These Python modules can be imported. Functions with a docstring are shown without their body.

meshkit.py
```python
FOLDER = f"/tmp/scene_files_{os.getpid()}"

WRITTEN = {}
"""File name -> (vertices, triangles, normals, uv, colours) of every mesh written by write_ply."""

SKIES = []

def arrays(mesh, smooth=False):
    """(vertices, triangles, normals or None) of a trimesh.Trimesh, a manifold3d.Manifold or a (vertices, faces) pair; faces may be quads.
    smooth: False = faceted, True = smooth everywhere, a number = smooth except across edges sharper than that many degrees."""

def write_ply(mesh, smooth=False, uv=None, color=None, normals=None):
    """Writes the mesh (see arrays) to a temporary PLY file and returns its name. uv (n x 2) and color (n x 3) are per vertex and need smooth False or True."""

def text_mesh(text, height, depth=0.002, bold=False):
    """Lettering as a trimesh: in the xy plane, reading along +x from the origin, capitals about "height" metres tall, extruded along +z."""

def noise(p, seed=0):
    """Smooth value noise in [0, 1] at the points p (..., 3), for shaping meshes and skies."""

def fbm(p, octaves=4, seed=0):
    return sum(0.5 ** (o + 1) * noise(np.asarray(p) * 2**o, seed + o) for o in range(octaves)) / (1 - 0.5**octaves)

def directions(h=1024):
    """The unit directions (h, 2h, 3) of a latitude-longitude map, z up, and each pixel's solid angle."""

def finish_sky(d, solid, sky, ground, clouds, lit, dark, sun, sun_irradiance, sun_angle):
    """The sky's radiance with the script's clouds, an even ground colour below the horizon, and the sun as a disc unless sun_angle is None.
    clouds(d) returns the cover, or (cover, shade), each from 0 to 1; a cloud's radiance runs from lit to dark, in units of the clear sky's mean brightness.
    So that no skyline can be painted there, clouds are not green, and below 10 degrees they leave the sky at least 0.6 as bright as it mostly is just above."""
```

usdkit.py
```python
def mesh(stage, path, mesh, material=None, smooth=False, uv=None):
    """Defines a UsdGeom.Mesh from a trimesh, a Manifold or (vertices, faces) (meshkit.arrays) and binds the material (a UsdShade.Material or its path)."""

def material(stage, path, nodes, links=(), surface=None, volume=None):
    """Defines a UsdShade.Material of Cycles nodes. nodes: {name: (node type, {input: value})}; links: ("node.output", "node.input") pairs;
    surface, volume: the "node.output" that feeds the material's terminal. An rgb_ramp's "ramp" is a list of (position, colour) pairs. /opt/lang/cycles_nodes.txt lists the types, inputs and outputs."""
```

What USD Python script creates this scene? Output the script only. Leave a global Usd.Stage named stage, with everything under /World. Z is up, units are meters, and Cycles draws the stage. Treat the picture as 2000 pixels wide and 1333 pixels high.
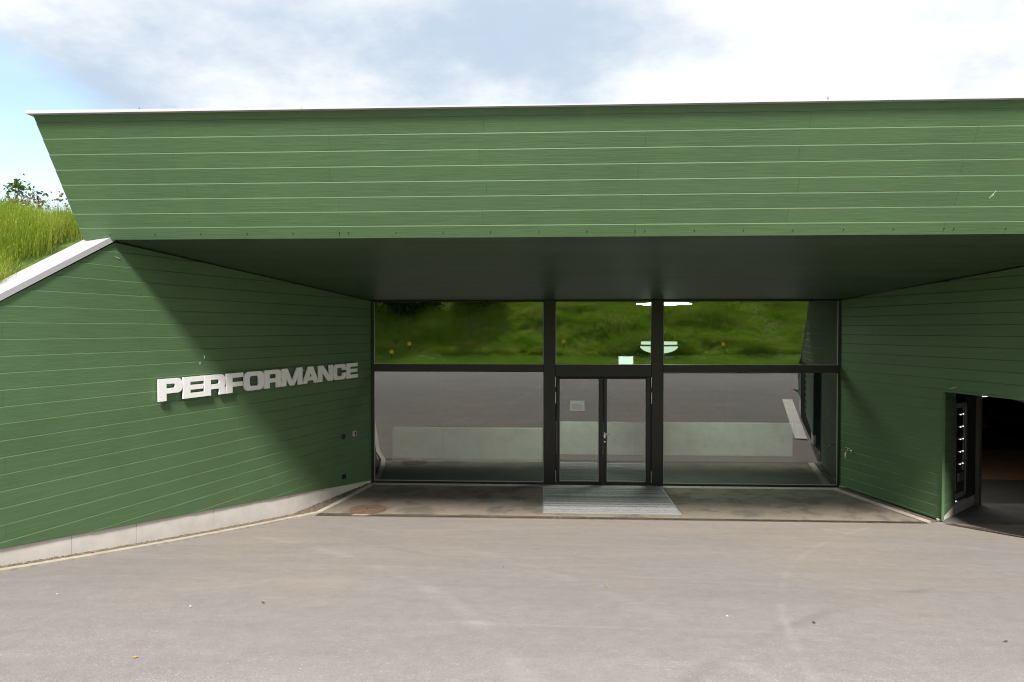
import math, random
import numpy as np, trimesh, usdkit, meshkit
import manifold3d as m3
from shapely.geometry import Polygon, box as sbox, Point, LineString
from shapely.ops import unary_union
from shapely import affinity
from pxr import Usd, UsdGeom, UsdLux, UsdShade, Gf, Sdf, Vt

# ------------------------------------------------------------------ camera, sky, sun, exposure
stage = Usd.Stage.CreateInMemory()
UsdGeom.SetStageUpAxis(stage, UsdGeom.Tokens.z)
UsdGeom.SetStageMetersPerUnit(stage, 1.0)
UsdGeom.Xform.Define(stage, '/World')
UsdGeom.Scope.Define(stage, '/World/Looks')
EXPOSURE = 1.58
SUN_INTENSITY = 0.68
SKY_STRENGTH = 0.10
CLOUD_GAIN = 1.0
SUN_ELEV = math.radians(46.5)
SUN_TURN = 4.0                       # degrees about z
CAM = np.array([0, 0, 3.169])
YAW, PITCH = 2.75, math.degrees(math.atan(22.5 / 1333))
cam = UsdGeom.Camera.Define(stage, '/World/camera')
cam.AddTranslateOp().Set(Gf.Vec3d(*map(float, CAM)))
cam.AddRotateZOp().Set(YAW)
cam.AddRotateXOp().Set(90 - PITCH)
cam.CreateFocalLengthAttr(23.994)
cam.CreateHorizontalApertureAttr(36.0)
cam.CreateVerticalApertureAttr(36.0 * 682 / 1024)
cam.CreateClippingRangeAttr(Gf.Vec2f(0.05, 2000))
cam.CreateExposureAttr(EXPOSURE)

sun = UsdLux.DistantLight.Define(stage, '/World/sun')
sun.CreateIntensityAttr(SUN_INTENSITY)
sun.CreateNormalizeAttr(True)
sun.CreateAngleAttr(9.0)
sun.CreateColorAttr(Gf.Vec3f(1.0, 0.95, 0.88))
sun.AddRotateZOp().Set(SUN_TURN)
sun.AddRotateXOp().Set(90 - math.degrees(SUN_ELEV))
_sa = math.radians(SUN_TURN)
SUN_DIR = np.array([math.cos(SUN_ELEV) * math.sin(_sa), -math.cos(SUN_ELEV) * math.cos(_sa), math.sin(SUN_ELEV)])

sky_mat = usdkit.material(stage, '/World/Looks/sky', {
    'tc': ('texture_coordinate', {}),
    'sep': ('separate_xyz', {}),
    'zc': ('math', {'math_type': 'maximum', 'value2': 0.0}),
    'zz': ('math', {'math_type': 'add', 'value2': 0.22}),
    'px': ('math', {'math_type': 'divide'}), 'py': ('math', {'math_type': 'divide'}),
    'comb': ('combine_xyz', {'z': 3.7}),
    'n1': ('noise_texture', {'scale': 1.05, 'detail': 7.0, 'roughness': 0.56, 'distortion': 0.35}),
    'n2': ('noise_texture', {'scale': 1.0, 'detail': 8.0, 'roughness': 0.60}),
    'off': ('mapping', {'location': (2.10, 1.33, 4.0)}),
    'off1': ('mapping', {'location': (0.0, 0.0, 0.0)}),
    # the blue gap on the left of the cloud bank
    'gz': ('math', {'math_type': 'multiply_add', 'value2': 1.2}),
    'gap': ('math', {'math_type': 'multiply_add', 'value2': 2.6, 'value3': 0.70}),
    'gapc': ('math', {'math_type': 'minimum', 'value2': 0.37}),
    'cov': ('math', {'math_type': 'add'}),
    'cover': ('map_range', {'range_type': 'smoothstep', 'from_min': 0.50, 'from_max': 0.74, 'to_min': 0.26, 'to_max': 1.0, 'clamp': True}),
    'shade': ('map_range', {'range_type': 'smoothstep', 'from_min': 0.43, 'from_max': 0.66, 'to_min': 0.0, 'to_max': 1.0, 'clamp': True}),
    'cl': ('mix', {'color1': (3.65 * CLOUD_GAIN, 3.7 * CLOUD_GAIN, 3.7 * CLOUD_GAIN), 'color2': (1.95 * CLOUD_GAIN, 2.35 * CLOUD_GAIN, 2.85 * CLOUD_GAIN)}),
    'sky': ('sky_texture', {'sky_type': 'single_scattering', 'sun_disc': False, 'sun_elevation': SUN_ELEV,
                            'sun_rotation': math.atan2(SUN_DIR[0], SUN_DIR[1]), 'altitude': 300.0, 'air_density': 1.2, 'aerosol_density': 2.0, 'ozone_density': 1.5}),
    'mixc': ('mix', {}),
    'bg': ('background_shader', {'strength': SKY_STRENGTH}),
}, [('tc.generated', 'sep.vector'), ('sep.z', 'zc.value1'), ('zc.value', 'zz.value1'),
    ('sep.x', 'px.value1'), ('zz.value', 'px.value2'), ('sep.y', 'py.value1'), ('zz.value', 'py.value2'),
    ('px.value', 'comb.x'), ('py.value', 'comb.y'), ('comb.vector', 'off1.vector'), ('off1.vector', 'n1.vector'),
    ('comb.vector', 'off.vector'), ('off.vector', 'n2.vector'),
    ('sep.z', 'gz.value1'), ('sep.x', 'gz.value3'), ('gz.value', 'gap.value1'), ('gap.value', 'gapc.value1'), ('gapc.value', 'cov.value1'), ('n1.fac', 'cov.value2'),
    ('cov.value', 'cover.value'), ('n2.fac', 'shade.value'), ('shade.result', 'cl.fac'),
    ('sky.color', 'mixc.color1'), ('cl.color', 'mixc.color2'), ('cover.result', 'mixc.fac'), ('mixc.color', 'bg.color')],
    surface='bg.background')
dome = UsdLux.DomeLight.Define(stage, '/World/sky')
dome.CreateIntensityAttr(1.0)
UsdShade.MaterialBindingAPI.Apply(dome.GetPrim()).Bind(sky_mat)

# ------------------------------------------------------------------ helpers
rng = np.random.default_rng(7)
F, CX, CY = 1333.0, 1000.0, 666.5
_y, _p = math.radians(YAW), math.radians(PITCH)
FW = np.array([-math.sin(_y) * math.cos(_p), math.cos(_y) * math.cos(_p), -math.sin(_p)])
RT = np.array([math.cos(_y), math.sin(_y), 0]); UP = np.cross(RT, FW)


def ray(x, y): return FW + RT * (x - CX) / F - UP * (y - CY) / F


def hit(x, y, n, p):
    """The point of the plane (normal n, through p) seen at the photograph's pixel x, y."""
    r = ray(x, y); n = np.asarray(n, float)
    return CAM + r * ((np.asarray(p, float) - CAM) @ n) / (r @ n)


def aty(x, y, Y): return hit(x, y, [0, 1, 0], [0, Y, 0])


used = {}


def numbered(parent, name):
    k = used.get((parent, name), 0); used[(parent, name)] = k + 1
    return f'{parent}/{name}' if k == 0 else f'{parent}/{name}_{k:03d}'


def setdata(p, label=None, cat=None, group=None, kind=None):
    for k, v in (('label', label), ('category', cat), ('group', group), ('kind', kind)):
        if v: p.SetCustomDataByKey(k, v)
    return p


def path_of(p): return p if isinstance(p, str) else str(p.GetPath())


def obj(name, mesh, m, parent='/World', smooth=False, **kw):
    return setdata(usdkit.mesh(stage, numbered(path_of(parent), name), mesh, m, smooth=smooth).GetPrim(), **kw)


def thing(name, label, cat, loc=(0, 0, 0), rotz=0, group=None):
    x = UsdGeom.Xform.Define(stage, numbered('/World', name))
    x.AddTranslateOp().Set(Gf.Vec3d(*map(float, loc))); x.AddRotateZOp().Set(float(rotz))
    return setdata(x.GetPrim(), label, cat, group)


def copy_of(src, label, loc, rotz=0, scale=None, group=None):
    x = UsdGeom.Xform.Define(stage, numbered('/World', src.GetName()))
    x.GetPrim().GetReferences().AddInternalReference(src.GetPath())
    x.GetPrim().SetInstanceable(True)
    x.ClearXformOpOrder()
    x.AddTranslateOp().Set(Gf.Vec3d(*map(float, loc))); x.AddRotateZOp().Set(float(rotz))
    if scale: x.AddScaleOp().Set(Gf.Vec3f(*map(float, scale)))
    was = src.GetCustomData()
    return setdata(x.GetPrim(), label, was.get('category'), group or was.get('group'))


def bx(x0, y0, z0, x1, y1, z1):
    return m3.Manifold.cube([x1 - x0, y1 - y0, z1 - z0]).translate([x0, y0, z0])


def cbx(x0, y0, z0, x1, y1, z1, c=0.006):
    """Box with chamfered edges."""
    pts = []
    for sx, sy, sz in np.ndindex(2, 2, 2):
        X, Y, Z = (x1, x0)[sx], (y1, y0)[sy], (z1, z0)[sz]
        ix, iy, iz = (-c if sx == 0 else c), (-c if sy == 0 else c), (-c if sz == 0 else c)
        pts += [[X + ix, Y + iy, Z], [X + ix, Y, Z + iz], [X, Y + iy, Z + iz]]
    return m3.Manifold.hull_points(pts)


def tri(m):
    if isinstance(m, m3.Manifold):
        k = m.to_mesh(); return trimesh.Trimesh(k.vert_properties[:, :3], k.tri_verts, process=False)
    return m


def cat_(ms): return trimesh.util.concatenate([tri(m) for m in ms])


def prism(poly, h):
    """shapely polygon extruded 0..h along z as Manifold (holes kept)."""
    cs = []
    for g in getattr(poly, 'geoms', [poly]):
        if g.is_empty or g.geom_type != 'Polygon': continue
        cs.append(np.array(g.exterior.coords)[:-1]); cs += [np.array(i.coords)[:-1] for i in g.interiors]
    return m3.Manifold.extrude(m3.CrossSection(cs, m3.FillRule.EvenOdd), h)


class Frame:
    """A plane in the world: local (u, v, d) with d pointing out of the wall."""
    def __init__(s, o, u, v, n):
        s.o, s.m = np.asarray(o, float), np.stack([u, v, n], 1)

    def put(s, m):
        T = np.hstack([s.m, s.o[:, None]])
        return m.transform(T) if isinstance(m, m3.Manifold) else m.copy().apply_transform(np.vstack([T, [0, 0, 0, 1]]))

    def uv(s, p): return (np.asarray(p) - s.o) @ s.m

    def at(s, x, y):
        p = hit(x, y, s.m[:, 2], s.o); return s.uv(p)


def tube(pts, r, n=8):
    pts = np.asarray(pts, float); r = np.broadcast_to(r, len(pts))
    parts = [m3.Manifold.hull_points(np.vstack([trimesh.creation.icosphere(1, r[i]).vertices + pts[i], trimesh.creation.icosphere(1, r[i + 1]).vertices + pts[i + 1]])) for i in range(len(pts) - 1)]
    return m3.Manifold.batch_boolean(parts, m3.OpType.Add) if len(parts) > 1 else parts[0]


def cyl(p, axis, r, h, n=20):
    m = trimesh.creation.cylinder(r, h, sections=n)
    m.apply_transform(trimesh.geometry.align_vectors([0, 0, 1], axis)); m.apply_translation(p)
    return m


# ------------------------------------------------------------------ materials
def L(n): return '/World/Looks/' + n


def green_boards(name, scale, base, bump=0.5, rough=0.55, vary=0.035):
    """Painted fibre-cement boards: raised wood grain running along the board, each board a hair different in tone."""
    a = np.array(base)
    return usdkit.material(stage, L(name), {
        'g': ('geometry', {}), 'oi': ('object_info', {}),
        'mp': ('mapping', {'scale': scale}), 'mp2': ('mapping', {'scale': tuple(s * 0.12 for s in scale)}),
        'gr': ('noise_texture', {'scale': 1.0, 'detail': 4.0, 'roughness': 0.62, 'distortion': 0.9}),
        'bl': ('noise_texture', {'scale': 0.9, 'detail': 4.0, 'roughness': 0.6}),
        'du': ('noise_texture', {'scale': 90.0, 'detail': 2.0}),
        'tone': ('map_range', {'from_min': 0.0, 'from_max': 1.0, 'to_min': 1 - vary, 'to_max': 1 + vary}),
        't2': ('map_range', {'from_min': 0.3, 'from_max': 0.7, 'to_min': 0.93, 'to_max': 1.07}),
        't3': ('map_range', {'from_min': 0.3, 'from_max': 0.7, 'to_min': 0.82, 'to_max': 1.16}),
        'm1': ('math', {'math_type': 'multiply'}), 'm2': ('math', {'math_type': 'multiply'}),
        'hs': ('hsv', {'color': tuple(a)}),
        'dust': ('map_range', {'from_min': 0.64, 'from_max': 0.74, 'to_min': 0.0, 'to_max': 0.25, 'clamp': True}),
        'dc': ('mix', {'color2': (0.16, 0.17, 0.13)}),
        'bp': ('bump', {'strength': bump, 'distance': 0.004}),
        'p': ('principled_bsdf', {'roughness': rough, 'specular_ior_level': 0.42}),
    }, [('g.position', 'mp.vector'), ('mp.vector', 'gr.vector'), ('g.position', 'bl.vector'), ('g.position', 'du.vector'),
        ('oi.random', 'tone.value'), ('bl.fac', 't2.value'), ('gr.fac', 't3.value'), ('tone.result', 'm1.value1'), ('t2.result', 'm1.value2'),
        ('m1.value', 'm2.value1'), ('t3.result', 'm2.value2'), ('m2.value', 'hs.value'), ('du.fac', 'dust.value'), ('hs.color', 'dc.color1'), ('dust.result', 'dc.fac'),
        ('dc.color', 'p.base_color'), ('gr.fac', 'bp.height'), ('bp.normal', 'p.normal')], surface='p.BSDF')


GREEN = (0.086, 0.156, 0.071)
M_board = green_boards('green_board', (2.2, 2.2, 130.0), GREEN)
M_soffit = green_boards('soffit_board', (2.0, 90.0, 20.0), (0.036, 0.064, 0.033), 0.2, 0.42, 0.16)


def plain(name, color, rough=0.5, metallic=0.0, noise=None, amount=0.15, bump=0.0, spec=0.5, **kw):
    n = {'p': ('principled_bsdf', {'roughness': rough, 'metallic': metallic, 'base_color': color, 'specular_ior_level': spec, **kw})}
    l = []
    if noise:
        c = np.array(color)
        n |= {'g': ('geometry', {}), 'n': ('noise_texture', {'scale': noise, 'detail': 5.0, 'roughness': 0.62}),
              'r': ('rgb_ramp', {'ramp': [(0.25, tuple(c * (1 - amount))), (0.5, tuple(c)), (0.75, tuple(np.minimum(c * (1 + amount), 0.9)))]})}
        l += [('g.position', 'n.vector'), ('n.fac', 'r.fac'), ('r.color', 'p.base_color')]
        if bump:
            n['b'] = ('bump', {'strength': bump, 'distance': 0.004}); l += [('n.fac', 'b.height'), ('b.normal', 'p.normal')]
    return usdkit.material(stage, L(name), n, l, surface='p.BSDF')


M_back = plain('dark_backing', (0.006, 0.010, 0.006), 0.9)
M_black = plain('black_frame', (0.008, 0.008, 0.009), 0.38, noise=3.0, amount=0.2)
M_white = plain('white_sheet_metal', (0.41, 0.41, 0.445), 0.42, noise=1.6, amount=0.04)
M_letter = plain('brushed_aluminium', (0.89, 0.89, 0.90), 0.5, 0.05, noise=40.0, amount=0.05)
M_steel = plain('bright_steel', (0.75, 0.75, 0.74), 0.22, 1.0)
M_spacer = plain('pane_spacer', (0.42, 0.44, 0.44), 0.4, 0.5)
M_conc = plain('pale_concrete', (0.62, 0.58, 0.55), 0.85, noise=3.2, amount=0.14, bump=0.1)
M_kerb = plain('kerb_concrete', (0.37, 0.335, 0.29), 0.9, noise=9.0, amount=0.28, bump=0.15)
M_lobbyconc = plain('fair_faced_concrete', (0.55, 0.61, 0.54), 0.8, noise=2.4, amount=0.16)
M_dark = plain('dark_interior', (0.005, 0.0055, 0.0055), 0.9, spec=0.1)
M_floor = plain('lobby_floor', (0.03, 0.032, 0.03), 0.5, noise=1.5, amount=0.2)
M_roof = plain('roof_membrane', (0.16, 0.16, 0.16), 0.9, noise=4.0)
M_rust = plain('rusty_iron', (0.15, 0.095, 0.062), 0.8, 0.2, noise=14.0, amount=0.45, bump=0.3)
M_grate = plain('grate_iron', (0.050, 0.036, 0.026), 0.8, 0.2, noise=20.0, amount=0.5)
M_paper = plain('paper', (0.84, 0.88, 0.86), 0.6)
M_print = plain('grey_print', (0.36, 0.42, 0.40), 0.7)
M_matbar = usdkit.material(stage, L('mat_bar'), {
    'g': ('geometry', {}), 'oi': ('object_info', {}), 'mp': ('mapping', {'scale': (14.0, 80.0, 60.0)}),
    'n': ('noise_texture', {'scale': 1.0, 'detail': 6.0, 'roughness': 0.75}),
    'w': ('map_range', {'to_min': -0.14, 'to_max': 0.14}), 'a': ('math', {'math_type': 'add'}),
    'r': ('rgb_ramp', {'ramp': [(0.25, (0.12, 0.12, 0.125)), (0.5, (0.28, 0.285, 0.285)), (0.75, (0.54, 0.54, 0.54))]}),
    'p': ('principled_bsdf', {'roughness': 0.75, 'metallic': 0.1})},
    [('g.position', 'mp.vector'), ('mp.vector', 'n.vector'), ('oi.random', 'w.value'), ('n.fac', 'a.value1'), ('w.result', 'a.value2'), ('a.value', 'r.fac'), ('r.color', 'p.base_color')], surface='p.BSDF')
M_pebble = usdkit.material(stage, L('pebbles'), {
    'oi': ('object_info', {}), 'g': ('geometry', {}), 'n': ('noise_texture', {'scale': 23.0}), 'a': ('math', {'math_type': 'multiply_add', 'value2': 0.0}),
    'r': ('rgb_ramp', {'ramp': [(0.2, (0.05, 0.036, 0.025)), (0.5, (0.13, 0.098, 0.066)), (0.8, (0.24, 0.20, 0.15)), (1.0, (0.42, 0.39, 0.34))]}),
    'p': ('principled_bsdf', {'roughness': 0.9})}, [('g.position', 'n.vector'), ('oi.random', 'a.value1'), ('n.fac', 'a.value3'), ('a.value', 'r.fac'), ('r.color', 'p.base_color')], surface='p.BSDF')


def glass(name, tint, refl, warp=0.0):
    """Solar-control pane: clear transmission with a coating that mirrors a good part of the light."""
    return usdkit.material(stage, L(name), {
        'g': ('geometry', {}), 'n': ('noise_texture', {'scale': 0.8, 'detail': 1.0}),
        'b': ('bump', {'strength': warp, 'distance': 0.01}),
        'f': ('fresnel', {'IOR': 1.5}), 'm': ('math', {'math_type': 'multiply_add', 'value2': 1.0 - refl, 'value3': refl, 'use_clamp': True}),
        't': ('transparent_bsdf', {'color': tint}), 'gl': ('glossy_bsdf', {'color': (0.93, 0.98, 0.95), 'roughness': 0.0}),
        'x': ('mix_closure', {})},
        [('g.position', 'n.vector'), ('n.fac', 'b.height'), ('b.normal', 'gl.normal'), ('f.fac', 'm.value1'), ('m.value', 'x.fac'), ('t.BSDF', 'x.closure1'), ('gl.BSDF', 'x.closure2')], surface='x.closure')


M_glass = glass('window_glass', (0.66, 0.74, 0.68), 0.23, 0.10)


def emit(name, color, strength):
    return usdkit.material(stage, L(name), {'e': ('emission', {'color': color, 'strength': strength})}, [], surface='e.emission')


LAMP = 20.0
M_lamp = emit('lamp_glow', (0.95, 1.0, 0.90), LAMP)
M_bowl = emit('bowl_glow', (0.80, 1.0, 0.76), 0.45)
M_signglow = emit('exit_sign_glow', (0.72, 1.0, 0.76), 0.65)


def asphalt(name, base, dust, dust_y=None, stain=0.0, bump=0.35, arcs=()):
    n = {
        'g': ('geometry', {}), 'sep': ('separate_xyz', {}),
        'fine': ('noise_texture', {'scale': 120.0, 'detail': 3.0, 'roughness': 0.75}),
        'spk': ('voronoi_texture', {'scale': 60.0}) if False else ('noise_texture', {'scale': 75.0, 'detail': 1.0}),
        'mid': ('noise_texture', {'scale': 7.0, 'detail': 6.0, 'roughness': 0.7}),
        'mp': ('mapping', {'scale': (0.35, 1.6, 1.0), 'rotation': (0, 0, 0.28)}),
        'str': ('noise_texture', {'scale': 1.0, 'detail': 7.0, 'roughness': 0.62, 'distortion': 0.8}),
        'mp2': ('mapping', {'scale': (0.5, 7.0, 1.0), 'rotation': (0, 0, 0.42)}),
        'str2': ('noise_texture', {'scale': 1.0, 'detail': 4.0, 'roughness': 0.6, 'distortion': 1.2}),
        'big': ('noise_texture', {'scale': 0.42, 'detail': 4.0, 'roughness': 0.6}),
        'a1': ('map_range', {'from_min': 0.3, 'from_max': 0.7, 'to_min': 0.92, 'to_max': 1.08}),
        'a2': ('map_range', {'from_min': 0.32, 'from_max': 0.68, 'to_min': 0.93, 'to_max': 1.06}),
        'a3': ('map_range', {'from_min': 0.25, 'from_max': 0.75, 'to_min': 0.62, 'to_max': 1.38}),
        'a4': ('map_range', {'from_min': 0.62, 'from_max': 0.72, 'to_min': 1.0, 'to_max': 1.09, 'clamp': True}),
        'a5': ('map_range', {'from_min': 0.67, 'from_max': 0.74, 'to_min': 1.0, 'to_max': 1.65, 'clamp': True}),
        'x1': ('math', {'math_type': 'multiply'}), 'x2': ('math', {'math_type': 'multiply'}), 'x3': ('math', {'math_type': 'multiply'}), 'x4': ('math', {'math_type': 'multiply'}),
        'dm': ('map_range', {'range_type': 'smoothstep', 'from_min': 0.34, 'from_max': 0.78, 'to_min': 0.0, 'to_max': 1.0, 'clamp': True}),
        'col': ('mix', {'color1': base, 'color2': dust}),
        'val': ('hsv', {}),
        'b': ('bump', {'strength': bump, 'distance': 0.004}),
        'p': ('principled_bsdf', {'roughness': 0.95, 'specular_ior_level': 0.06}),
    }
    l = [('g.position', k + '.vector') for k in ('sep', 'fine', 'spk', 'mid', 'mp', 'mp2', 'big')]
    l += [('mp.vector', 'str.vector'), ('mp2.vector', 'str2.vector'), ('mid.fac', 'a1.value'), ('str.fac', 'a2.value'), ('fine.fac', 'a3.value'), ('str2.fac', 'a4.value'), ('spk.fac', 'a5.value'),
          ('a1.result', 'x1.value1'), ('a2.result', 'x1.value2'), ('x1.value', 'x2.value1'), ('a3.result', 'x2.value2'), ('x2.value', 'x3.value1'), ('a4.result', 'x3.value2'),
          ('x3.value', 'x4.value1'), ('a5.result', 'x4.value2'),
          ('dm.result', 'col.fac'), ('col.color', 'val.color'), ('x4.value', 'val.value'), ('fine.fac', 'b.height'), ('b.normal', 'p.normal')]
    last = 'val.color'
    for i, (ax, ay, ar, aw, am) in enumerate(arcs):      # faint turning marks left by tyres
        n |= {f'ax{i}': ('math', {'math_type': 'add', 'value2': -ax}), f'ay{i}': ('math', {'math_type': 'add', 'value2': -ay}),
              f'aq{i}': ('math', {'math_type': 'multiply'}), f'as{i}': ('math', {'math_type': 'multiply_add'}), f'ar{i}': ('math', {'math_type': 'sqrt'}),
              f'ad{i}': ('math', {'math_type': 'subtract', 'value2': ar}), f'ab{i}': ('math', {'math_type': 'absolute'}),
              f'am{i}': ('map_range', {'range_type': 'smoothstep', 'from_min': 0.0, 'from_max': aw, 'to_min': 1.0, 'to_max': 0.0, 'clamp': True}),
              f'an{i}': ('map_range', {'from_min': 0.42, 'from_max': 0.62, 'to_min': 0.0, 'to_max': abs(am), 'clamp': True}), f'af{i}': ('math', {'math_type': 'multiply'}),
              f'ac{i}': ('mix', {'color2': (0.36, 0.33, 0.31) if am > 0 else (0.07, 0.068, 0.066)})}
        l += [('sep.x', f'ax{i}.value1'), ('sep.y', f'ay{i}.value1'), (f'ax{i}.value', f'aq{i}.value1'), (f'ax{i}.value', f'aq{i}.value2'),
              (f'ay{i}.value', f'as{i}.value1'), (f'ay{i}.value', f'as{i}.value2'), (f'aq{i}.value', f'as{i}.value3'), (f'as{i}.value', f'ar{i}.value1'),
              (f'ar{i}.value', f'ad{i}.value1'), (f'ad{i}.value', f'ab{i}.value1'), (f'ab{i}.value', f'am{i}.value'), ('str.fac', f'an{i}.value'),
              (f'am{i}.result', f'af{i}.value1'), (f'an{i}.result', f'af{i}.value2'), (last, f'ac{i}.color1'), (f'af{i}.value', f'ac{i}.fac')]
        last = f'ac{i}.color'
    if dust_y:       # washed-in dust gathers towards the low end of the slope
        n |= {'dy': ('map_range', {'from_min': dust_y[0], 'from_max': dust_y[1], 'to_min': -0.22, 'to_max': 0.16, 'clamp': True}), 'da': ('math', {'math_type': 'add'})}
        l += [('sep.y', 'dy.value'), ('big.fac', 'da.value1'), ('dy.result', 'da.value2'), ('da.value', 'dm.value')]
    else:
        l += [('big.fac', 'dm.value')]
    if stain:
        n |= {'st': ('noise_texture', {'scale': 1.7, 'detail': 7.0, 'roughness': 0.66, 'distortion': 0.6}),
              'sr': ('map_range', {'range_type': 'smoothstep', 'from_min': 0.48, 'from_max': 0.62, 'to_min': 0.0, 'to_max': stain, 'clamp': True}),
              'sm': ('mix', {'color2': (0.080, 0.075, 0.070)})}
        l += [('g.position', 'st.vector'), ('st.fac', 'sr.value'), ('sr.result', 'sm.fac'), (last, 'sm.color1')]
        last = 'sm.color'
    l += [(last, 'p.base_color')]
    return usdkit.material(stage, L(name), n, l, surface='p.BSDF')


M_yard = asphalt('yard_asphalt', (0.222, 0.203, 0.198), (0.245, 0.214, 0.190), (3.0, 11.0), arcs=[(8.2, 12.6, 4.4, 0.05, 0.35), (8.2, 12.6, 2.95, 0.05, 0.35), (-9.0, 1.5, 9.2, 0.14, 0.25), (-9.0, 1.5, 10.6, 0.16, 0.2), (9.5, -2.5, 10.8, 0.10, -0.22), (14.0, 2.0, 12.6, 0.06, 0.3), (3.2, 13.8, 7.4, 0.12, -0.16)])
M_apron = asphalt('apron_asphalt', (0.175, 0.152, 0.128), (0.225, 0.19, 0.15), (12.6, 11.3), 0.6)
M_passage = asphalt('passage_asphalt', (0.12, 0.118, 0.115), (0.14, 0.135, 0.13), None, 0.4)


def leaf_mat(name, c0, c1, c2, trans=0.45, scale=0.55):
    return usdkit.material(stage, L(name), {
        'oi': ('object_info', {}), 'g': ('geometry', {}), 'n': ('noise_texture', {'scale': scale, 'detail': 3.0}),
        'k': ('math', {'math_type': 'multiply', 'value2': 0.35}), 'i': ('math', {'math_type': 'multiply', 'value2': 0.25}),
        's': ('math', {'math_type': 'add'}), 's2': ('math', {'math_type': 'multiply_add', 'value2': 0.75}),
        'r': ('rgb_ramp', {'ramp': [(0.15, c0), (0.5, c1), (0.85, c2)]}),
        'd': ('principled_bsdf', {'roughness': 0.55, 'specular_ior_level': 0.3}), 't': ('translucent_bsdf', {}), 'x': ('mix_closure', {'fac': trans})},
        [('g.position', 'n.vector'), ('oi.random', 'k.value1'), ('g.random_per_island', 'i.value1'), ('k.value', 's.value1'), ('i.value', 's.value2'),
         ('n.fac', 's2.value1'), ('s.value', 's2.value3'), ('s2.value', 'r.fac'), ('r.color', 'd.base_color'), ('r.color', 't.color'), ('d.BSDF', 'x.closure1'), ('t.BSDF', 'x.closure2')], surface='x.closure')


M_grass = leaf_mat('meadow_grass', (0.13, 0.28, 0.014), (0.33, 0.52, 0.04), (0.50, 0.48, 0.15), 0.55, 0.9)
M_grass_hill = leaf_mat('hill_grass', (0.10, 0.21, 0.012), (0.21, 0.32, 0.022), (0.40, 0.40, 0.08), 0.45, 2.6)
M_lawn = leaf_mat('mown_grass', (0.16, 0.32, 0.015), (0.24, 0.40, 0.03), (0.30, 0.42, 0.05))
M_soil = plain('grassy_soil', (0.075, 0.12, 0.018), 0.95, noise=2.5, amount=0.4)
M_leaf = leaf_mat('dark_leaves', (0.03, 0.075, 0.012), (0.06, 0.12, 0.02), (0.10, 0.17, 0.03), 0.5)
M_leaf2 = leaf_mat('bush_leaves', (0.05, 0.085, 0.015), (0.09, 0.13, 0.03), (0.15, 0.18, 0.05))
M_bark = plain('bark', (0.09, 0.07, 0.05), 0.95, noise=12.0, amount=0.4)
M_seed = plain('seed_heads', (0.16, 0.12, 0.10), 0.9, noise=30.0, amount=0.4)
M_petal = plain('white_petals', (0.75, 0.75, 0.70), 0.7)
M_yellow = plain('yellow_plastic', (0.85, 0.52, 0.03), 0.45)

# ------------------------------------------------------------------ key geometry
YG = 13.9235                                     # plane of the glass
LC, RC = -3.566, 5.885                           # its left and right ends
ZTOP = 3.765
LEAN = math.radians(28)
FY, FZ = 7.404, 5.478                            # upper board joint of the leaning front
E = 0.176                                        # board height
DL = np.array([-0.27915, -0.96025, 0])           # left wall, from the corner towards the camera
DR = np.array([0.24515, -0.96948, 0])            # right wall likewise
J0 = np.array([6.5, 11.47, 0]); DJ = np.array([0.735, 0.678, 0]); DJ /= np.linalg.norm(DJ)   # splayed jamb of the passage
UJ = 2.527                                       # where the jamb starts along the right wall
UP1 = 4.03                                      # and where the wall goes on


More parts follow.
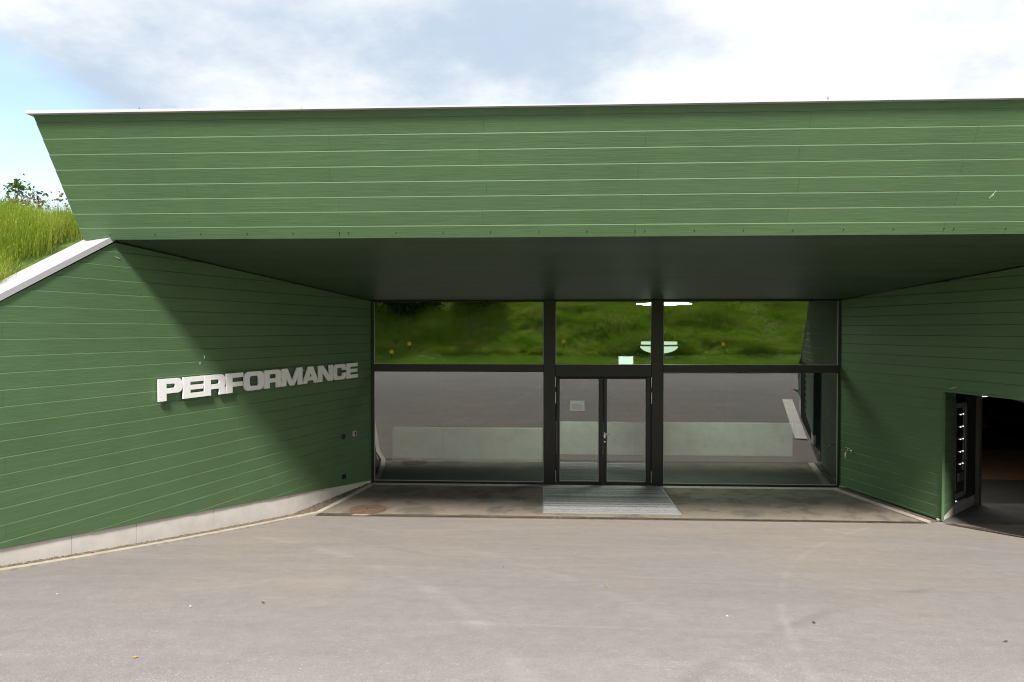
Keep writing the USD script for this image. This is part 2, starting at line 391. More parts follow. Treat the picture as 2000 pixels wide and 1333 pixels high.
def G(y):
    """Height of the paved slope: level at the door, climbing to the camera's road."""
    y = np.asarray(y, float); d = np.clip(11.43 - y, 0, None)
    d5 = 11.43 - 5.5
    lo = 0.13 * d + 0.0042 * d * d
    t = np.clip((5.5 - y) / 4.2, 0, 1)
    z5, s5 = 0.13 * d5 + 0.0042 * d5 * d5, 0.13 + 0.0084 * d5
    return np.where(y > 5.5, lo, z5 + s5 * 4.2 * (t - t * t / 2))


ROADZ = float(G(-1))


def edge_y(x): return -2.2 + 0.55 * np.exp(-((np.asarray(x, float) - 2.0) / 4.5) ** 2)


def meadow(x, y):
    """The bank behind the camera."""
    d = np.clip(edge_y(x) - np.asarray(y, float), 0, None)
    lawn = 0.19 * np.minimum(d, 3.6)
    bank = 0.40 * np.clip(d - 3.6, 0, 14)
    far = 0.05 * np.clip(d - 17.6, 0, 300)
    return ROADZ + lawn + bank + far + (0.10 * (meshkit.noise(np.stack([np.asarray(x) * 0.7, np.asarray(y) * 0.7, 0 * np.asarray(x, float)], -1)) - 0.5)) * np.clip(d / 2, 0, 1)


def left_u(y): return (YG - np.asarray(y, float)) / 0.96025


def cope_z(u):                                   # top line of the left wall
    return np.where(u < 6.06, 4.26, 4.26 - (u - 6.06) * 0.575)


def hill(x, y):
    """Earth bank that climbs behind the left wall up to the roof."""
    x, y = np.asarray(x, float), np.asarray(y, float)
    base = np.clip(cope_z(left_u(np.minimum(y, 8.0))) - 0.10, ROADZ - 0.2, 9)
    up = np.clip(0.3 * (y - 8.0), 0, 0.5)
    wallx = LC + DL[0] / -DL[1] * -(YG - y) if False else LC - 0.2907 * (YG - y)
    out = np.clip(wallx - x - 0.4, 0, 50)
    z = base + up + np.minimum(0.22 * out, 0.75) - 0.25 * np.clip(out - 6, 0, 60)
    return np.minimum(z, 4.50) + 0.12 * (meshkit.noise(np.stack([x, y, 0 * x], -1)) - 0.5)


def grid(xs, ys, fz, keep=None):
    X, Y = np.meshgrid(xs, ys); V = np.stack([X, Y, fz(X, Y)], -1).reshape(-1, 3)
    n = len(xs); i = np.arange(len(ys) - 1)[:, None] * n + np.arange(n - 1)[None]
    q = np.stack([i, i + 1, i + n + 1, i + n], -1).reshape(-1, 4)
    if keep is not None:
        c = V[q].mean(1); q = q[keep(c[:, 0], c[:, 1])]
    t = trimesh.Trimesh(V, np.vstack([q[:, [0, 1, 2]], q[:, [0, 2, 3]]]), process=False)
    t.remove_unreferenced_vertices()
    return t


# ------------------------------------------------------------------ ground
ys = np.concatenate([np.linspace(-9, 11.3, 90), [11.43, 12, 14.1]])
obj('yard', grid(np.linspace(-40, 46, 87), ys, lambda X, Y: G(Y) + 0 * X,
                 lambda x, y: (y < 3.2) | ((x > LC - 0.291 * (YG - y) - 0.5) & (x < RC + 0.253 * (YG - y) + 1.2))), M_yard, kind='structure', smooth=True)
obj('meadow_bank', grid(np.linspace(-60, 66, 180), np.concatenate([np.linspace(-120, -20, 20), np.linspace(-19, -1.3, 90)]),
                        lambda X, Y: np.where(Y > edge_y(X), ROADZ - 0.05, meadow(X, Y) + 0.012)), M_soil, kind='structure', smooth=True)
obj('hill', grid(np.linspace(-60, -3.6, 150), np.linspace(3.0, 40, 110), hill,
                 lambda x, y: (x < LC - 0.291 * (YG - y) - 0.22) & (x < -5.35)), M_soil, kind='structure', smooth=True)
obj('hill', grid(np.linspace(7.5, 66, 60), np.linspace(3.0, 9.2, 20), lambda X, Y: np.clip(3.85 - 0.845 * ((YG - Y) / 0.96948 - 4.94), ROADZ - 0.1, 4.0) - 0.05,
                 lambda x, y: x > RC + 0.253 * (YG - y) + 0.45), M_soil, kind='structure', smooth=True)


def sheet(poly, z, m, name, dz=0.004, **kw):
    """A thin paving sheet (its top at z)."""
    return obj(name, prism(Polygon(poly), dz + 0.02).translate([0, 0, z - 0.02]), m, **kw)


sheet([(-3.86, 11.47), (-3.66, 13.70), (5.70, 13.70), (6.20, 11.47)], 0.004, M_apron, 'apron', kind='structure')
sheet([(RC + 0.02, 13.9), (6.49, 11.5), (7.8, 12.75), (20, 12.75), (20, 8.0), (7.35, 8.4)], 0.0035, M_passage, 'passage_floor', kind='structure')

# ------------------------------------------------------------------ the building
bld = thing('exhibition_building', 'low building clad in green horizontal boards with a leaning front over a recessed glass entrance', 'building')
BP = bld


def board_profile(h, th=0.014, ch=0.012):
    """(v, d) section of one board: chamfered top edge, small chamfer below."""
    return [(0.001, 0.0), (0.001, th - 0.0055), (h - ch, th), (h - 0.001, th - 0.005), (h - 0.001, 0.0)]


def boards(fr, poly, v0, rows, parent, m, ulen=3.5, e=E, d0=0.0, th=0.014, name='board', ch=0.009, shift=0.0, u_off=None, seed=0):
    """Horizontal boards of height e on the frame fr, clipped to poly (in u, v), butt joints staggered by thirds."""
    u_min, v_min, u_max, v_max = poly.bounds
    clip = prism(poly, 0.2).translate([0, 0, -0.05])
    offs = u_off or [0.0, 1.72, 0.05, 1.78]
    for k in range(rows):
        vb = v0 + k * e
        if vb + e < v_min or vb > v_max: continue
        o = offs[k % len(offs)] + shift
        cuts = [o + ulen * i for i in range(int((u_min - o) // ulen), int((u_max - o) // ulen) + 2)]
        edges = sorted({u_min, u_max} | {c for c in cuts if u_min + 0.15 < c < u_max - 0.15})
        for a, b in zip(edges[:-1], edges[1:]):
            cs = m3.CrossSection([np.array(board_profile(e, th, ch))], m3.FillRule.EvenOdd)
            # section (v, d) extruded along u
            pr = m3.Manifold.extrude(cs, (b - a) - 0.0018)          # x=v, y=d, z=u
            pr = pr.transform(np.array([[0, 0, 1, a + 0.0009], [1, 0, 0, vb], [0, 1, 0, d0]], float))
            pr = pr ^ clip
            if pr.is_empty() or pr.volume() < 1e-5: continue
            for piece in pr.decompose():
                if piece.volume() > 1e-5:
                    obj(name, fr.put(piece), m, parent)


X = np.array([1.0, 0, 0]); Z = np.array([0, 0, 1.0])
# --- leaning front (fascia)
VF = np.array([0, -math.sin(LEAN), math.cos(LEAN)]); NF = np.array([0, -math.cos(LEAN), -math.sin(LEAN)])
FF = Frame([0, FY, FZ], X, VF, NF)               # v = 0 on the upper joint
fv = lambda x, y: FF.at(x, y)[:2]
tl, bl = fv(66, 226), fv(160, 460)
vb = fv(1000, 464)[1]
top = 0.085
FASC_R = 16.0
fpoly = Polygon([(tl[0] - 0.01, top), (bl[0], vb), (FASC_R, vb), (FASC_R, top)])
back = FF.put(prism(fpoly.buffer(-0.012, join_style=2), 0.05).translate([0, 0, -0.066]))
fascia = obj('fascia', back, M_back, BP)
boards(FF, fpoly, -8 * E, 10, fascia, M_board, 3.49, d0=-0.0145, shift=1.045)
sc = FF.at(677, 457)[0]
M_screw = plain('screw_head', (0.02, 0.03, 0.02), 0.5, 0.5)
for i in range(-3, 9):
    for off in (0.05, 0.62, 1.18, 1.74, 2.31, 2.87, 3.43):
        u = sc + 3.49 * i + off - 0.025
        if bl[0] + 0.2 < u < 6.2:
            c = FF.put(trimesh.creation.cylinder(0.006, 0.004, sections=8, transform=trimesh.transformations.translation_matrix([u, vb + 0.07, 0.001])))
            obj('screw', c, M_screw, fascia)
# sheet-metal flashing along the roof edge
ft = FF.put(m3.Manifold.cube([0.001, 0.001, 0.001]).translate([0, top, 0])).bounding_box()
fx0 = tl[0] - 0.055
yf, zf = ft[1] - 0.05, ft[2]
for a, b in zip(np.arange(fx0, 13, 3.1), np.arange(fx0, 13, 3.1) + 3.097):
    fh = [0.001 + 0.012 + 0.026 * min(1, max(0, (-1.0 - q) / 4.5)) for q in (a, b)]      # its upstand tapers off from the left end
    obj('roof_flashing', m3.Manifold.hull_points([[q, y_, zf + z_] for q, h_ in ((a, fh[0]), (b, fh[1])) for y_ in (yf, yf + 0.55) for z_ in (0.001, h_)]), M_white, BP)
# --- soffit
SB = np.array([0, *(FF.put(m3.Manifold.cube([1e-3] * 3).translate([0, vb, 0])).bounding_box()[1:3])])
SG = np.array([0, YG, ZTOP]); sv = SG - SB; slen = np.linalg.norm(sv); sv /= slen
SFm = Frame(SB, -X, sv, np.cross(-X, sv))        # d points down and out
assert SFm.m[2, 2] < 0
sx = lambda u, s: None
spoly = Polygon([(5.50, 0.02), (3.82, slen - 0.002), (-RC - 0.25, slen - 0.002), (-7.6, 0.02)])
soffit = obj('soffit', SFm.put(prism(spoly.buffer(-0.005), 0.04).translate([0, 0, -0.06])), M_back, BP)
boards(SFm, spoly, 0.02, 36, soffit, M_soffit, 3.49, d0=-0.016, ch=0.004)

# --- left wall
NL = np.array([0.96025, -0.27915, 0])
LF = Frame([LC, YG, 0], DL, Z, NL)                       # left-handed: u runs towards the camera
UE = 11.2
lt = lambda u: (4.26 - 3.765) / 6.06 * u + 3.765
lpoly = Polygon([(0.0, 0.055), (UE, 0.055 + 0.1127 * UE), (UE, float(cope_z(UE)) - 0.012), (6.03, 4.235), (0.0, 3.752)])
lwall = obj('wall', LF.put(prism(lpoly.buffer(-0.004), 0.28).translate([0, 0, -0.3])), M_back, BP, label='splayed green board wall that carries the big lettering')
K0 = float(LF.at(0, 596.3)[1])
boards(LF, lpoly, K0 - 22 * E, 30, lwall, M_board, 3.49, d0=-0.0175, shift=0.4, seed=3)
# plinth under it, in concrete lengths
pj = [0.0] + [float(LF.at(*p)[0]) for p in ((568, 980), (420, 1010), (270, 1048), (143, 1070))] + [8.9, UE]
pj = sorted(pj)
plinth = obj('plinth', LF.put(prism(Polygon([(0, -0.2), (UE, 0.9), (UE, 1.2), (0, 0.03)]), 0.05).translate([0, 0, -0.13])), M_conc, BP)
for a, b in zip(pj[:-1], pj[1:]):
    pt = lambda u: 0.049 + 0.1127 * u
    obj('concrete_panel', LF.put(prism(Polygon([(a + 0.004, -0.15), (b - 0.004, float(G(YG + DL[1] * b)) - 0.15), (b - 0.004, pt(b)), (a + 0.004, pt(a))]), 0.055).translate([0, 0, -0.08])), M_conc, plinth)
# white sloping coping with its folded end against the front
def cope_slab(ua, ub, w, h=0.055):
    pts = [[u, 4.26 - (u - 6.06) * 0.575 + z, d] for u in (ua, ub) for d in (0.014, -w) for z in (-0.016, h)]
    return LF.put(m3.Manifold.hull_points(pts))
for a, b in ((6.045, 9.0), (9.003, UE)):
    obj('coping', cope_slab(a, b, 0.40), M_white, BP)

# --- right wall with the passage
RF = Frame([RC, YG, 0], DR, Z, [DR[1], -DR[0], 0])
r2 = lambda u, v: (u, v)
def rtop(u): return min(3.765 + (4.26 - 3.765) / 6.0 * u, 3.94 - 0.845 * (u - 4.94))
US = 4.70                                       # where its top leaves the soffit and slopes down
RE = 7.6
rpoly = Polygon([r2(0, 0.055), r2(UJ, 0.03), r2(UJ, 2.15), r2(UP1, 2.15), r2(UP1, 0.45), r2(RE, 1.25), r2(RE, rtop(RE) - 0.01), r2(US, rtop(US) - 0.012), r2(0, 3.752)])
rp_in = rpoly.buffer(-0.004)
rwall = obj('wall', RF.put(prism(rp_in, 0.035).translate([0, 0, -0.055])), M_back, BP, label='splayed green board wall with the passage opening and the tap')
boards(RF, rpoly, K0 - 22 * E, 30, rwall, M_board, 3.49, d0=-0.0175, shift=0.9)
obj('plinth', RF.put(prism(Polygon([r2(UP1, -0.1), r2(UP1, 0.445), r2(RE, 1.245), r2(RE, 0.5)]), 0.055).translate([0, 0, -0.08])), M_conc, BP)
def rcope(ua, ub):
    pts = [[u, rtop(u) + z, d] for u in (ua, ub) for d in (0.014, -0.4) for z in (-0.014, 0.05)]
    return RF.put(m3.Manifold.hull_points(pts))
obj('coping', rcope(US + 0.05, RE), M_white, BP)

# splayed jamb of the passage: boards, then a recess for the machine, dark lining, frame post
NJ = np.cross(DJ, Z)
JF = Frame(J0, DJ, Z, NJ)
assert JF.m[1, 2] < 0
jp = Polygon([(0.02, 0.045), (0.66, 0.20), (0.66, 2.15), (0.02, 2.15)])
jamb = obj('passage_jamb', JF.put(prism(jp.intersection(sbox(0.11, 0, 5, 5)), 0.05).translate([0, 0, -0.07])), M_back, BP)
boards(JF, jp, K0 - 22 * E, 30, jamb, M_board, 3.49, d0=-0.0175)
obj('corner_trim', m3.Manifold.extrude(m3.CrossSection([(lambda a, w, d: np.array([a, a + d, a + d + w, a + w]))(J0[:2] + np.array([-0.0039, -0.001]), np.array([0.97, 0.245]) * 0.048, DR[:2] * 0.010)], m3.FillRule.EvenOdd), 2.11).translate([0, 0, 0.04]), plain('green_trim', GREEN, 0.45), BP)
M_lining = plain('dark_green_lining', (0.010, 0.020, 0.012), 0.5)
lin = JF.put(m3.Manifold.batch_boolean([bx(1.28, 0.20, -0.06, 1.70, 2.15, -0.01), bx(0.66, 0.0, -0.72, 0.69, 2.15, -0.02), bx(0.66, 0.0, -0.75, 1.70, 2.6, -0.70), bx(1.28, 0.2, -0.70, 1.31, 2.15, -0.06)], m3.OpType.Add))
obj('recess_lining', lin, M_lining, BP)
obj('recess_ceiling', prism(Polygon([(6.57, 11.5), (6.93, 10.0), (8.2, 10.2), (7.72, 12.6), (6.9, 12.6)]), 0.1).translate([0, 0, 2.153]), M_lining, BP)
obj('recess_plinth', JF.put(prism(Polygon([(0.06, -0.05), (1.70, -0.05), (1.70, 0.19), (0.68, 0.165), (0.66, 0.19), (0.02, 0.04)]), 0.06).translate([0, 0, -0.08])), M_conc, BP)
obj('frame_post', JF.put(cbx(1.70, 0.0, -0.12, 1.84, 2.15, 0.05, 0.008)), plain('frame_post', (0.13, 0.115, 0.10), 0.6), BP)
# garage behind
foot = Polygon([(6.9, 10.05), (7.78, 12.75), (7.78, 23), (24, 23), (24, 7.6), (7.5, 7.6)])
ring = foot.buffer(0.12, join_style=2).difference(foot)
ring = ring.difference(Polygon([(6.3, 12.85), (7.76, 12.85), (7.76, 12.4), (7.1, 10.05), (6.95, 10.0), (6.2, 10.0)]))
ring = ring.difference(Polygon([(5.5, 10.05), (6.84, 10.05), (6.84, 10.3), (7.5, 7.5), (5.5, 7.0)]))
ring = ring.intersection(Polygon([(6.86, 10.05), (7.5, 7.5), (7.5, 7), (25, 7), (25, 24), (7, 24), (7.0, 12.6), (6.6, 11.6), (6.9, 10.3)]))
obj('garage_wall', prism(ring, 2.25).translate([0, 0, -0.02]), M_dark, BP)
obj('garage_ceiling', prism(foot, 0.1).translate([0, 0, 2.10]), plain('garage_ceiling', (0.10, 0.10, 0.10), 0.8, noise=3.0), BP)
M_gfloor = plain('garage_floor', (0.05, 0.048, 0.045), 0.5, noise=2.0, amount=0.25)
obj('garage_floor', prism(Polygon([(7.8, 12.77), (7.8, 22.9), (23.9, 22.9), (23.9, 12.77)]), 0.02).translate([0, 0, -0.017]), M_gfloor, BP)
obj('wood_floor', prism(Polygon([(7.9, 14.9), (7.9, 18.6), (23.5, 18.2), (23.5, 14.3)]), 0.022).translate([0, 0, -0.015]), plain('red_brown_floor', (0.21, 0.12, 0.065), 0.5, noise=2.5, amount=0.3), BP, label='red brown strip of floor in the dark passage')

# roof, lobby shell
obj('roof', cat_([bx(-5.55, 8.3, 5.25, 16, 30, 5.5), bx(-5.45, 13.9, 4.3, -3.75, 30, 5.25), bx(7.0, 9.7, 2.3, 16, 13.9, 5.2)]), M_roof, BP)
obj('lobby_ceiling', bx(LC - 0.1, YG + 0.06, 4.02, RC + 0.3, 23.4, 4.2), M_dark, BP)
obj('header', bx(LC - 0.15, YG + 0.06, ZTOP + 0.02, RC + 0.15, YG + 0.3, 4.25), M_dark, BP)
obj('lobby_floor', bx(LC - 0.1, YG + 0.05, -0.1, RC + 0.3, 23.4, -0.002), M_floor, BP)
obj('lobby_wall', cat_([bx(LC - 0.4, YG + 0.06, -0.1, LC - 0.1, 23.4, 4.2), bx(RC + 0.3, YG + 0.06, -0.1, RC + 0.6, 23.4, 4.2), bx(LC - 0.4, 23.4, -0.1, RC + 0.6, 23.6, 4.2)]), M_dark, BP)
# low concrete walls inside the lobby, behind the glass
y1 = YG + 2.35
pa, pb = aty(742, 836, y1), aty(1059, 902, y1)
obj('lobby_parapet', cat_([cbx(pa[0], y1, -0.002, pa[0] + 1.54, y1 + 0.2, pa[2], 0.005), cbx(pa[0] + 1.546, y1, -0.002, pb[0], y1 + 0.2, pa[2], 0.005)]), M_lobbyconc, BP, label='pale concrete parapet inside behind the left panes')
y2 = YG + 3.4
qa, qb = aty(1068, 825, y2), aty(1588, 885, y2)
obj('lobby_parapet', cat_([cbx(qa[0] + k * (qb[0] - qa[0]) / 3, y2, -0.002, qa[0] + (k + 1) * (qb[0] - qa[0]) / 3 - 0.006, y2 + 0.2, qa[2], 0.005) for k in range(3)]), M_lobbyconc, BP, label='pale concrete parapet inside behind the doors and right panes')

# --- glazed front
gx = lambda px: float(aty(px, 720, YG)[0])
zt0, zt1 = 2.302, 2.452
mA, mB = (-0.021, 0.219), (2.154, 2.392)
gf = obj('glazed_front', cat_([
    cbx(mA[0], YG - 0.045, 0.0, mA[1], YG + 0.10, ZTOP, 0.004), cbx(mB[0], YG - 0.045, 0.0, mB[1], YG + 0.10, ZTOP, 0.004),
    cbx(LC + 0.004, YG - 0.03, 0.0, LC + 0.045, YG + 0.08, ZTOP, 0.003), cbx(RC - 0.03, YG - 0.03, 0.0, RC - 0.004, YG + 0.08, ZTOP, 0.003),
    cbx(LC + 0.046, YG - 0.035, zt0, mA[0] - 0.001, YG + 0.08, zt1, 0.004), cbx(mB[1] + 0.001, YG - 0.035, zt0, RC - 0.031, YG + 0.08, zt1, 0.004),
    cbx(mA[1] + 0.001, YG - 0.035, 2.222, mB[0] - 0.001, YG + 0.08, zt1, 0.004),
    cbx(LC + 0.046, YG - 0.03, 0.0, mA[0] - 0.001, YG + 0.08, 0.045, 0.003), cbx(mB[1] + 0.001, YG - 0.03, 0.0, RC - 0.031, YG + 0.08, 0.045, 0.003),
    cbx(LC + 0.046, YG - 0.03, ZTOP - 0.032, mA[0] - 0.001, YG + 0.08, ZTOP, 0.003), cbx(mB[1] + 0.001, YG - 0.03, ZTOP - 0.032, RC - 0.031, YG + 0.08, ZTOP, 0.003),
    cbx(mA[1] + 0.001, YG - 0.03, ZTOP - 0.032, mB[0] - 0.001, YG + 0.08, ZTOP, 0.003)]), M_black, BP)


def pane(x0, x1, z0, z1, parent, tx=0.0, tz=0.0, y=YG + 0.012):
    """A pane (one sheet of real thickness would double its mirror image; the coating is on the outer face), a little out of true."""
    cx, cz = (x0 + x1) / 2, (z0 + z1) / 2
    v = np.array([[px, y + math.radians(tz) * (px - cx) + math.radians(tx) * (pz - cz), pz] for px, pz in ((x0, z0), (x1, z0), (x1, z1), (x0, z1))])
    obj('pane', trimesh.Trimesh(v, [[0, 1, 2], [0, 2, 3]], process=False), M_glass, parent)
    w = 0.011
    sp = cat_([bx(x0, y - 0.012, z0, x1, y - 0.002 + 0.001, z0 + w), bx(x0, y - 0.0118, z0 + w, x0 + w, y - 0.001, z1), bx(x1 - w, y - 0.0118, z0 + w, x1, y - 0.001, z1)])
    obj('pane_seal', sp, M_spacer, parent)


pane(LC + 0.047, mA[0] - 0.003, 0.047, zt0 - 0.002, gf, -0.06, 0.05)
pane(LC + 0.047, mA[0] - 0.003, zt1 + 0.002, ZTOP - 0.034, gf, 0.03, 0.04)
pane(mA[1] + 0.003, mB[0] - 0.003, zt1 + 0.002, ZTOP - 0.034, gf, 0.05, -0.03)
pane(mB[1] + 0.003, RC - 0.033, zt1 + 0.002, ZTOP - 0.034, gf, 0.02, -0.05)
pane(mB[1] + 0.003, RC - 0.033, 0.047, zt0 - 0.002, gf, 0.05, -0.04)
# doors
xm = gx(1178)
obj('door_frame', cat_([cbx(mA[1] + 0.002, YG - 0.03, 0.0, mA[1] + 0.022, YG + 0.06, 2.22, 0.003), cbx(mB[0] - 0.022, YG - 0.03, 0.0, mB[0] - 0.002, YG + 0.06, 2.22, 0.003), cbx(mA[1] + 0.023, YG - 0.03, 2.20, mB[0] - 0.023, YG + 0.06, 2.221, 0.003)]), M_black, BP)
for side in (0, 1):
    x0, x1 = ((mA[1] + 0.026, xm - 0.004), (xm + 0.004, mB[0] - 0.026))[side]
    g0_, g1_ = ((gx(1093), gx(1170)), (gx(1185), gx(1262)))[side]
    zb, ztp = 0.075, 2.195 - 0.02
    d = obj('door', cat_([cbx(x0, YG - 0.045, 0.012, g0_, YG + 0.03, 2.195, 0.004), cbx(g1_, YG - 0.045, 0.012, x1, YG + 0.03, 2.195, 0.004),
                          cbx(g0_ + 0.001, YG - 0.045, 0.012, g1_ - 0.001, YG + 0.03, zb, 0.004), cbx(g0_ + 0.001, YG - 0.045, ztp - 0.012, g1_ - 0.001, YG + 0.03, 2.195, 0.004)]), M_black, BP,
            label='right door leaf with the lever handle' if side else 'left door leaf with the white notice')
    pane(g0_ + 0.002, g1_ - 0.002, zb + 0.002, ztp - 0.014, d, 0.03 if side else -0.03, 0.05 if side else 0.09)
    hx = mA[1] + 0.003 if side == 0 else mB[0] - 0.003
    for za, zb2 in ((2.00, 2.21), (1.67, 1.90), (0.07, 0.30)):
        obj('hinge', cyl([hx, YG - 0.055, (za + zb2) / 2], [0, 0, 1], 0.010, zb2 - za, 12), M_steel, d, smooth=40)
    if side:
        hz, hx2 = 1.02, gx(1181)
        obj('handle', cat_([cbx(hx2 - 0.016, YG - 0.054, hz - 0.055, hx2 + 0.016, YG - 0.044, hz + 0.06, 0.003), tube([[hx2, YG - 0.05, hz + 0.035], [hx2, YG - 0.10, hz + 0.035], [hx2 + 0.085, YG - 0.105, hz + 0.032]], 0.0095)]), M_steel, d, smooth=40)
        obj('lock', cyl([hx2, YG - 0.05, hz - 0.125], [0, 1, 0], 0.016, 0.016), M_steel, d, smooth=40)

# lightning rods on the roof edge
for px, py in ((272, 216), (1617, 199)):
    p = aty(px, py + 6, yf + 0.2)
    obj('lightning_rod', cyl([p[0], yf + 0.2, zf + 0.045 + 0.03], [0, 0, 1], 0.005, 0.07, 8), M_grate, BP)

# ------------------------------------------------------------------ lettering
sign = thing('wall_sign', 'large raised silver letters spelling PERFORMANCE on the green wall', 'sign', LF.o + LF.m @ np.array([3.0, 2.225, 0.0]))
SO = LF.o + LF.m @ np.array([3.0, 2.225, 0.0])


def rr(x0, y0, x1, y1, r): return sbox(x0 + r, y0 + r, x1 - r, y1 - r).buffer(r, 8)
def rright(x0, y0, x1, y1, r): return rr(x0, y0, x1, y1, r).union(sbox(x0, y0, x1 - r, y1))


S, T = 0.30, 0.235                 # stem (fraction of width) and bar (fraction of height); glyphs are 1 x 1


def glyph(c, w, h):
    """Wide bold squarish capitals; the outline is drawn in metres, w wide and h tall."""
    s, t = S * 0.42 * 0.98, T * h
    R = 0.34 * h; r = 0.13 * h
    def bowl(x0, y0, x1, y1): return rright(x0, y0, x1, y1, R * 0.9).difference(rright(x0 + s, y0 + t, x1 - s, y1 - t, r * 0.7))
    if c in 'PR':
        yb = 0.33 * h if c == 'P' else 0.30 * h
        g = sbox(0, 0, s, h).union(bowl(0, yb, w, h))
        if c == 'R':
            leg = Polygon([(w - s * 1.12, yb + t), (w - s * 0.4, yb + t), (w - 0.02 * w, yb + 0.02 * h), (w, yb - 0.10 * h), (w, 0), (w - s, 0), (w - s, yb - 0.06 * h)])
            g = g.union(leg.buffer(0.006).buffer(-0.006))
        return g
    if c == 'E': return unary_union([sbox(0, 0, s, h), sbox(0, 0, w, t), sbox(0, h - t, w * 0.985, h), sbox(0, h * 0.5 - t * 0.47, w * 0.96, h * 0.5 + t * 0.47)])
    if c == 'F': return unary_union([sbox(0, 0, s, h), sbox(0, h - t, w, h), sbox(0, h * 0.40 - t * 0.4, w * 0.96, h * 0.40 + t * 0.6)])
    if c == 'O': return rr(0, 0, w, h, R).difference(rr(s, t, w - s, h - t, r))
    if c == 'C':
        g = rr(0, 0, w, h, R).difference(rr(s, t, w - s, h - t, r))
        return g.difference(sbox(w * 0.5, h * 0.42, w + 1, h * 0.60)).difference(sbox(w - s, h * 0.42, w + 1, h * 0.60))
    if c == 'M':
        d = s * 0.95
        return unary_union([sbox(0, 0, d, h), sbox(w - d, 0, w, h), Polygon([(0, h), (d * 1.25, h), (w / 2 + d * 0.42, 0), (w / 2 - d * 0.42, 0)]), Polygon([(w, h), (w - d * 1.25, h), (w / 2 - d * 0.42, 0), (w / 2 + d * 0.42, 0)])])
    if c == 'A':
        o = Polygon([(0, 0), (w * 0.345, h), (w * 0.655, h), (w, 0), (w - s * 0.95, 0), (w - s * 0.95 - 0.055 * w, 0.17 * h), (s * 0.95 + 0.055 * w, 0.17 * h), (s * 0.95, 0)])
        return o.difference(Polygon([(w * 0.42, 0.40 * h), (w * 0.58, 0.40 * h), (w * 0.5, 0.70 * h)]))
    if c == 'N':
        d = s * 0.95
        return unary_union([sbox(0, 0, d, h), sbox(w - d, 0, w, h), Polygon([(0, h), (d * 1.2, h), (w, 0), (w - d * 1.2, 0)])])


SPAN = [('P', 5.442, 5.040), ('E', 5.031, 4.655), ('R', 4.648, 4.232), ('F', 4.212, 3.856), ('O', 3.838, 3.384), ('R', 3.370, 2.955), ('M', 2.942, 2.388), ('A', 2.378, 1.918), ('N', 1.916, 1.468), ('C', 1.455, 1.020), ('E', 1.000, 0.608)]
CAPH = 0.292
for c, ua, ub in SPAN:
    g = glyph(c, ua - ub, CAPH).simplify(0.0006)
    m = prism(g, 0.024)
    # local x runs to the right of the reader (u falls), y up, z out of the wall
    T4 = np.hstack([np.stack([-DL, Z, LF.m[:, 2]], 1), (LF.o + LF.m @ np.array([ua, 2.222, 0.022]) - SO)[:, None]])
    stand = [m3.Manifold.cylinder(0.03, 0.006, 0.006, 8).translate([x, y, -0.022]) for x, y in ((0.06, 0.06), (0.06, CAPH - 0.06))]
    obj('letter', m3.Manifold.batch_boolean([m] + stand, m3.OpType.Add).transform(T4), M_letter, sign)

# ------------------------------------------------------------------ fittings on the walls
M_boxgrey = plain('grey_socket', (0.45, 0.46, 0.44), 0.5)
M_boxblack = plain('black_socket', (0.012, 0.013, 0.012), 0.45)
for px, py, w, h, m, lab, cat in ((691, 847, 0.105, 0.105, M_boxgrey, 'square socket box with a pale rim on the left green wall, nearest the glass', 'socket'),
                                  (669.5, 853, 0.06, 0.09, M_boxblack, 'small dark green switch box on the wall left of the pale rimmed socket', 'switch'),
                                  (670.5, 931, 0.075, 0.085, M_boxblack, 'small black socket just above the concrete plinth', 'socket')):
    u, v, _ = LF.at(px, py)
    o_ = LF.o + LF.m @ np.array([u, v, -0.002])
    t = thing('socket_box' if cat == 'socket' else 'switch_box', lab, cat, o_)
    fr = Frame([0, 0, 0], DL, Z, LF.m[:, 2])
    body = m3.Manifold.batch_boolean([cbx(-w / 2, -h / 2, 0, w / 2, h / 2, 0.045, 0.006), bx(-w / 2 + 0.014, -h / 2 + 0.014, 0.028, w / 2 - 0.014, h / 2 - 0.014, 0.1)], m3.OpType.Subtract)
    obj('housing', fr.put(body), m if px != 669.5 else plain('green_switch', (0.02, 0.035, 0.02), 0.5), t)
    obj('flap', fr.put(cbx(-w / 2 + 0.016, -h / 2 + 0.016, 0.022, w / 2 - 0.016, h / 2 - 0.016, 0.034, 0.004)), M_boxblack, t)

u, v, _ = RF.at(1663, 881)
tap = thing('water_tap', 'chrome water tap sticking out of the dark green wall near the glass', 'tap', RF.o + RF.m @ np.array([u, v, 0.0]))
fr = Frame([0, 0, 0], RF.m[:, 0], Z, RF.m[:, 2])
obj('flange', fr.put(cyl([0, 0, 0.004], [0, 0, 1], 0.03, 0.014)), M_steel, tap, smooth=40)
obj('spout', fr.put(tube([[0, 0, 0], [0, 0, 0.09], [0, -0.025, 0.125], [0, -0.085, 0.135]], [0.016, 0.016, 0.014, 0.012])), M_steel, tap, smooth=40)
obj('hose_nozzle', fr.put(tube([[0, -0.08, 0.135], [0, -0.135, 0.135]], [0.016, 0.009])), M_steel, tap, smooth=40)
obj('handle', fr.put(tube([[0, 0, 0.085], [0, 0.045, 0.085], [-0.05, 0.055, 0.085], [0.05, 0.055, 0.085]], [0.009, 0.009, 0.010, 0.010])), M_steel, tap, smooth=40)

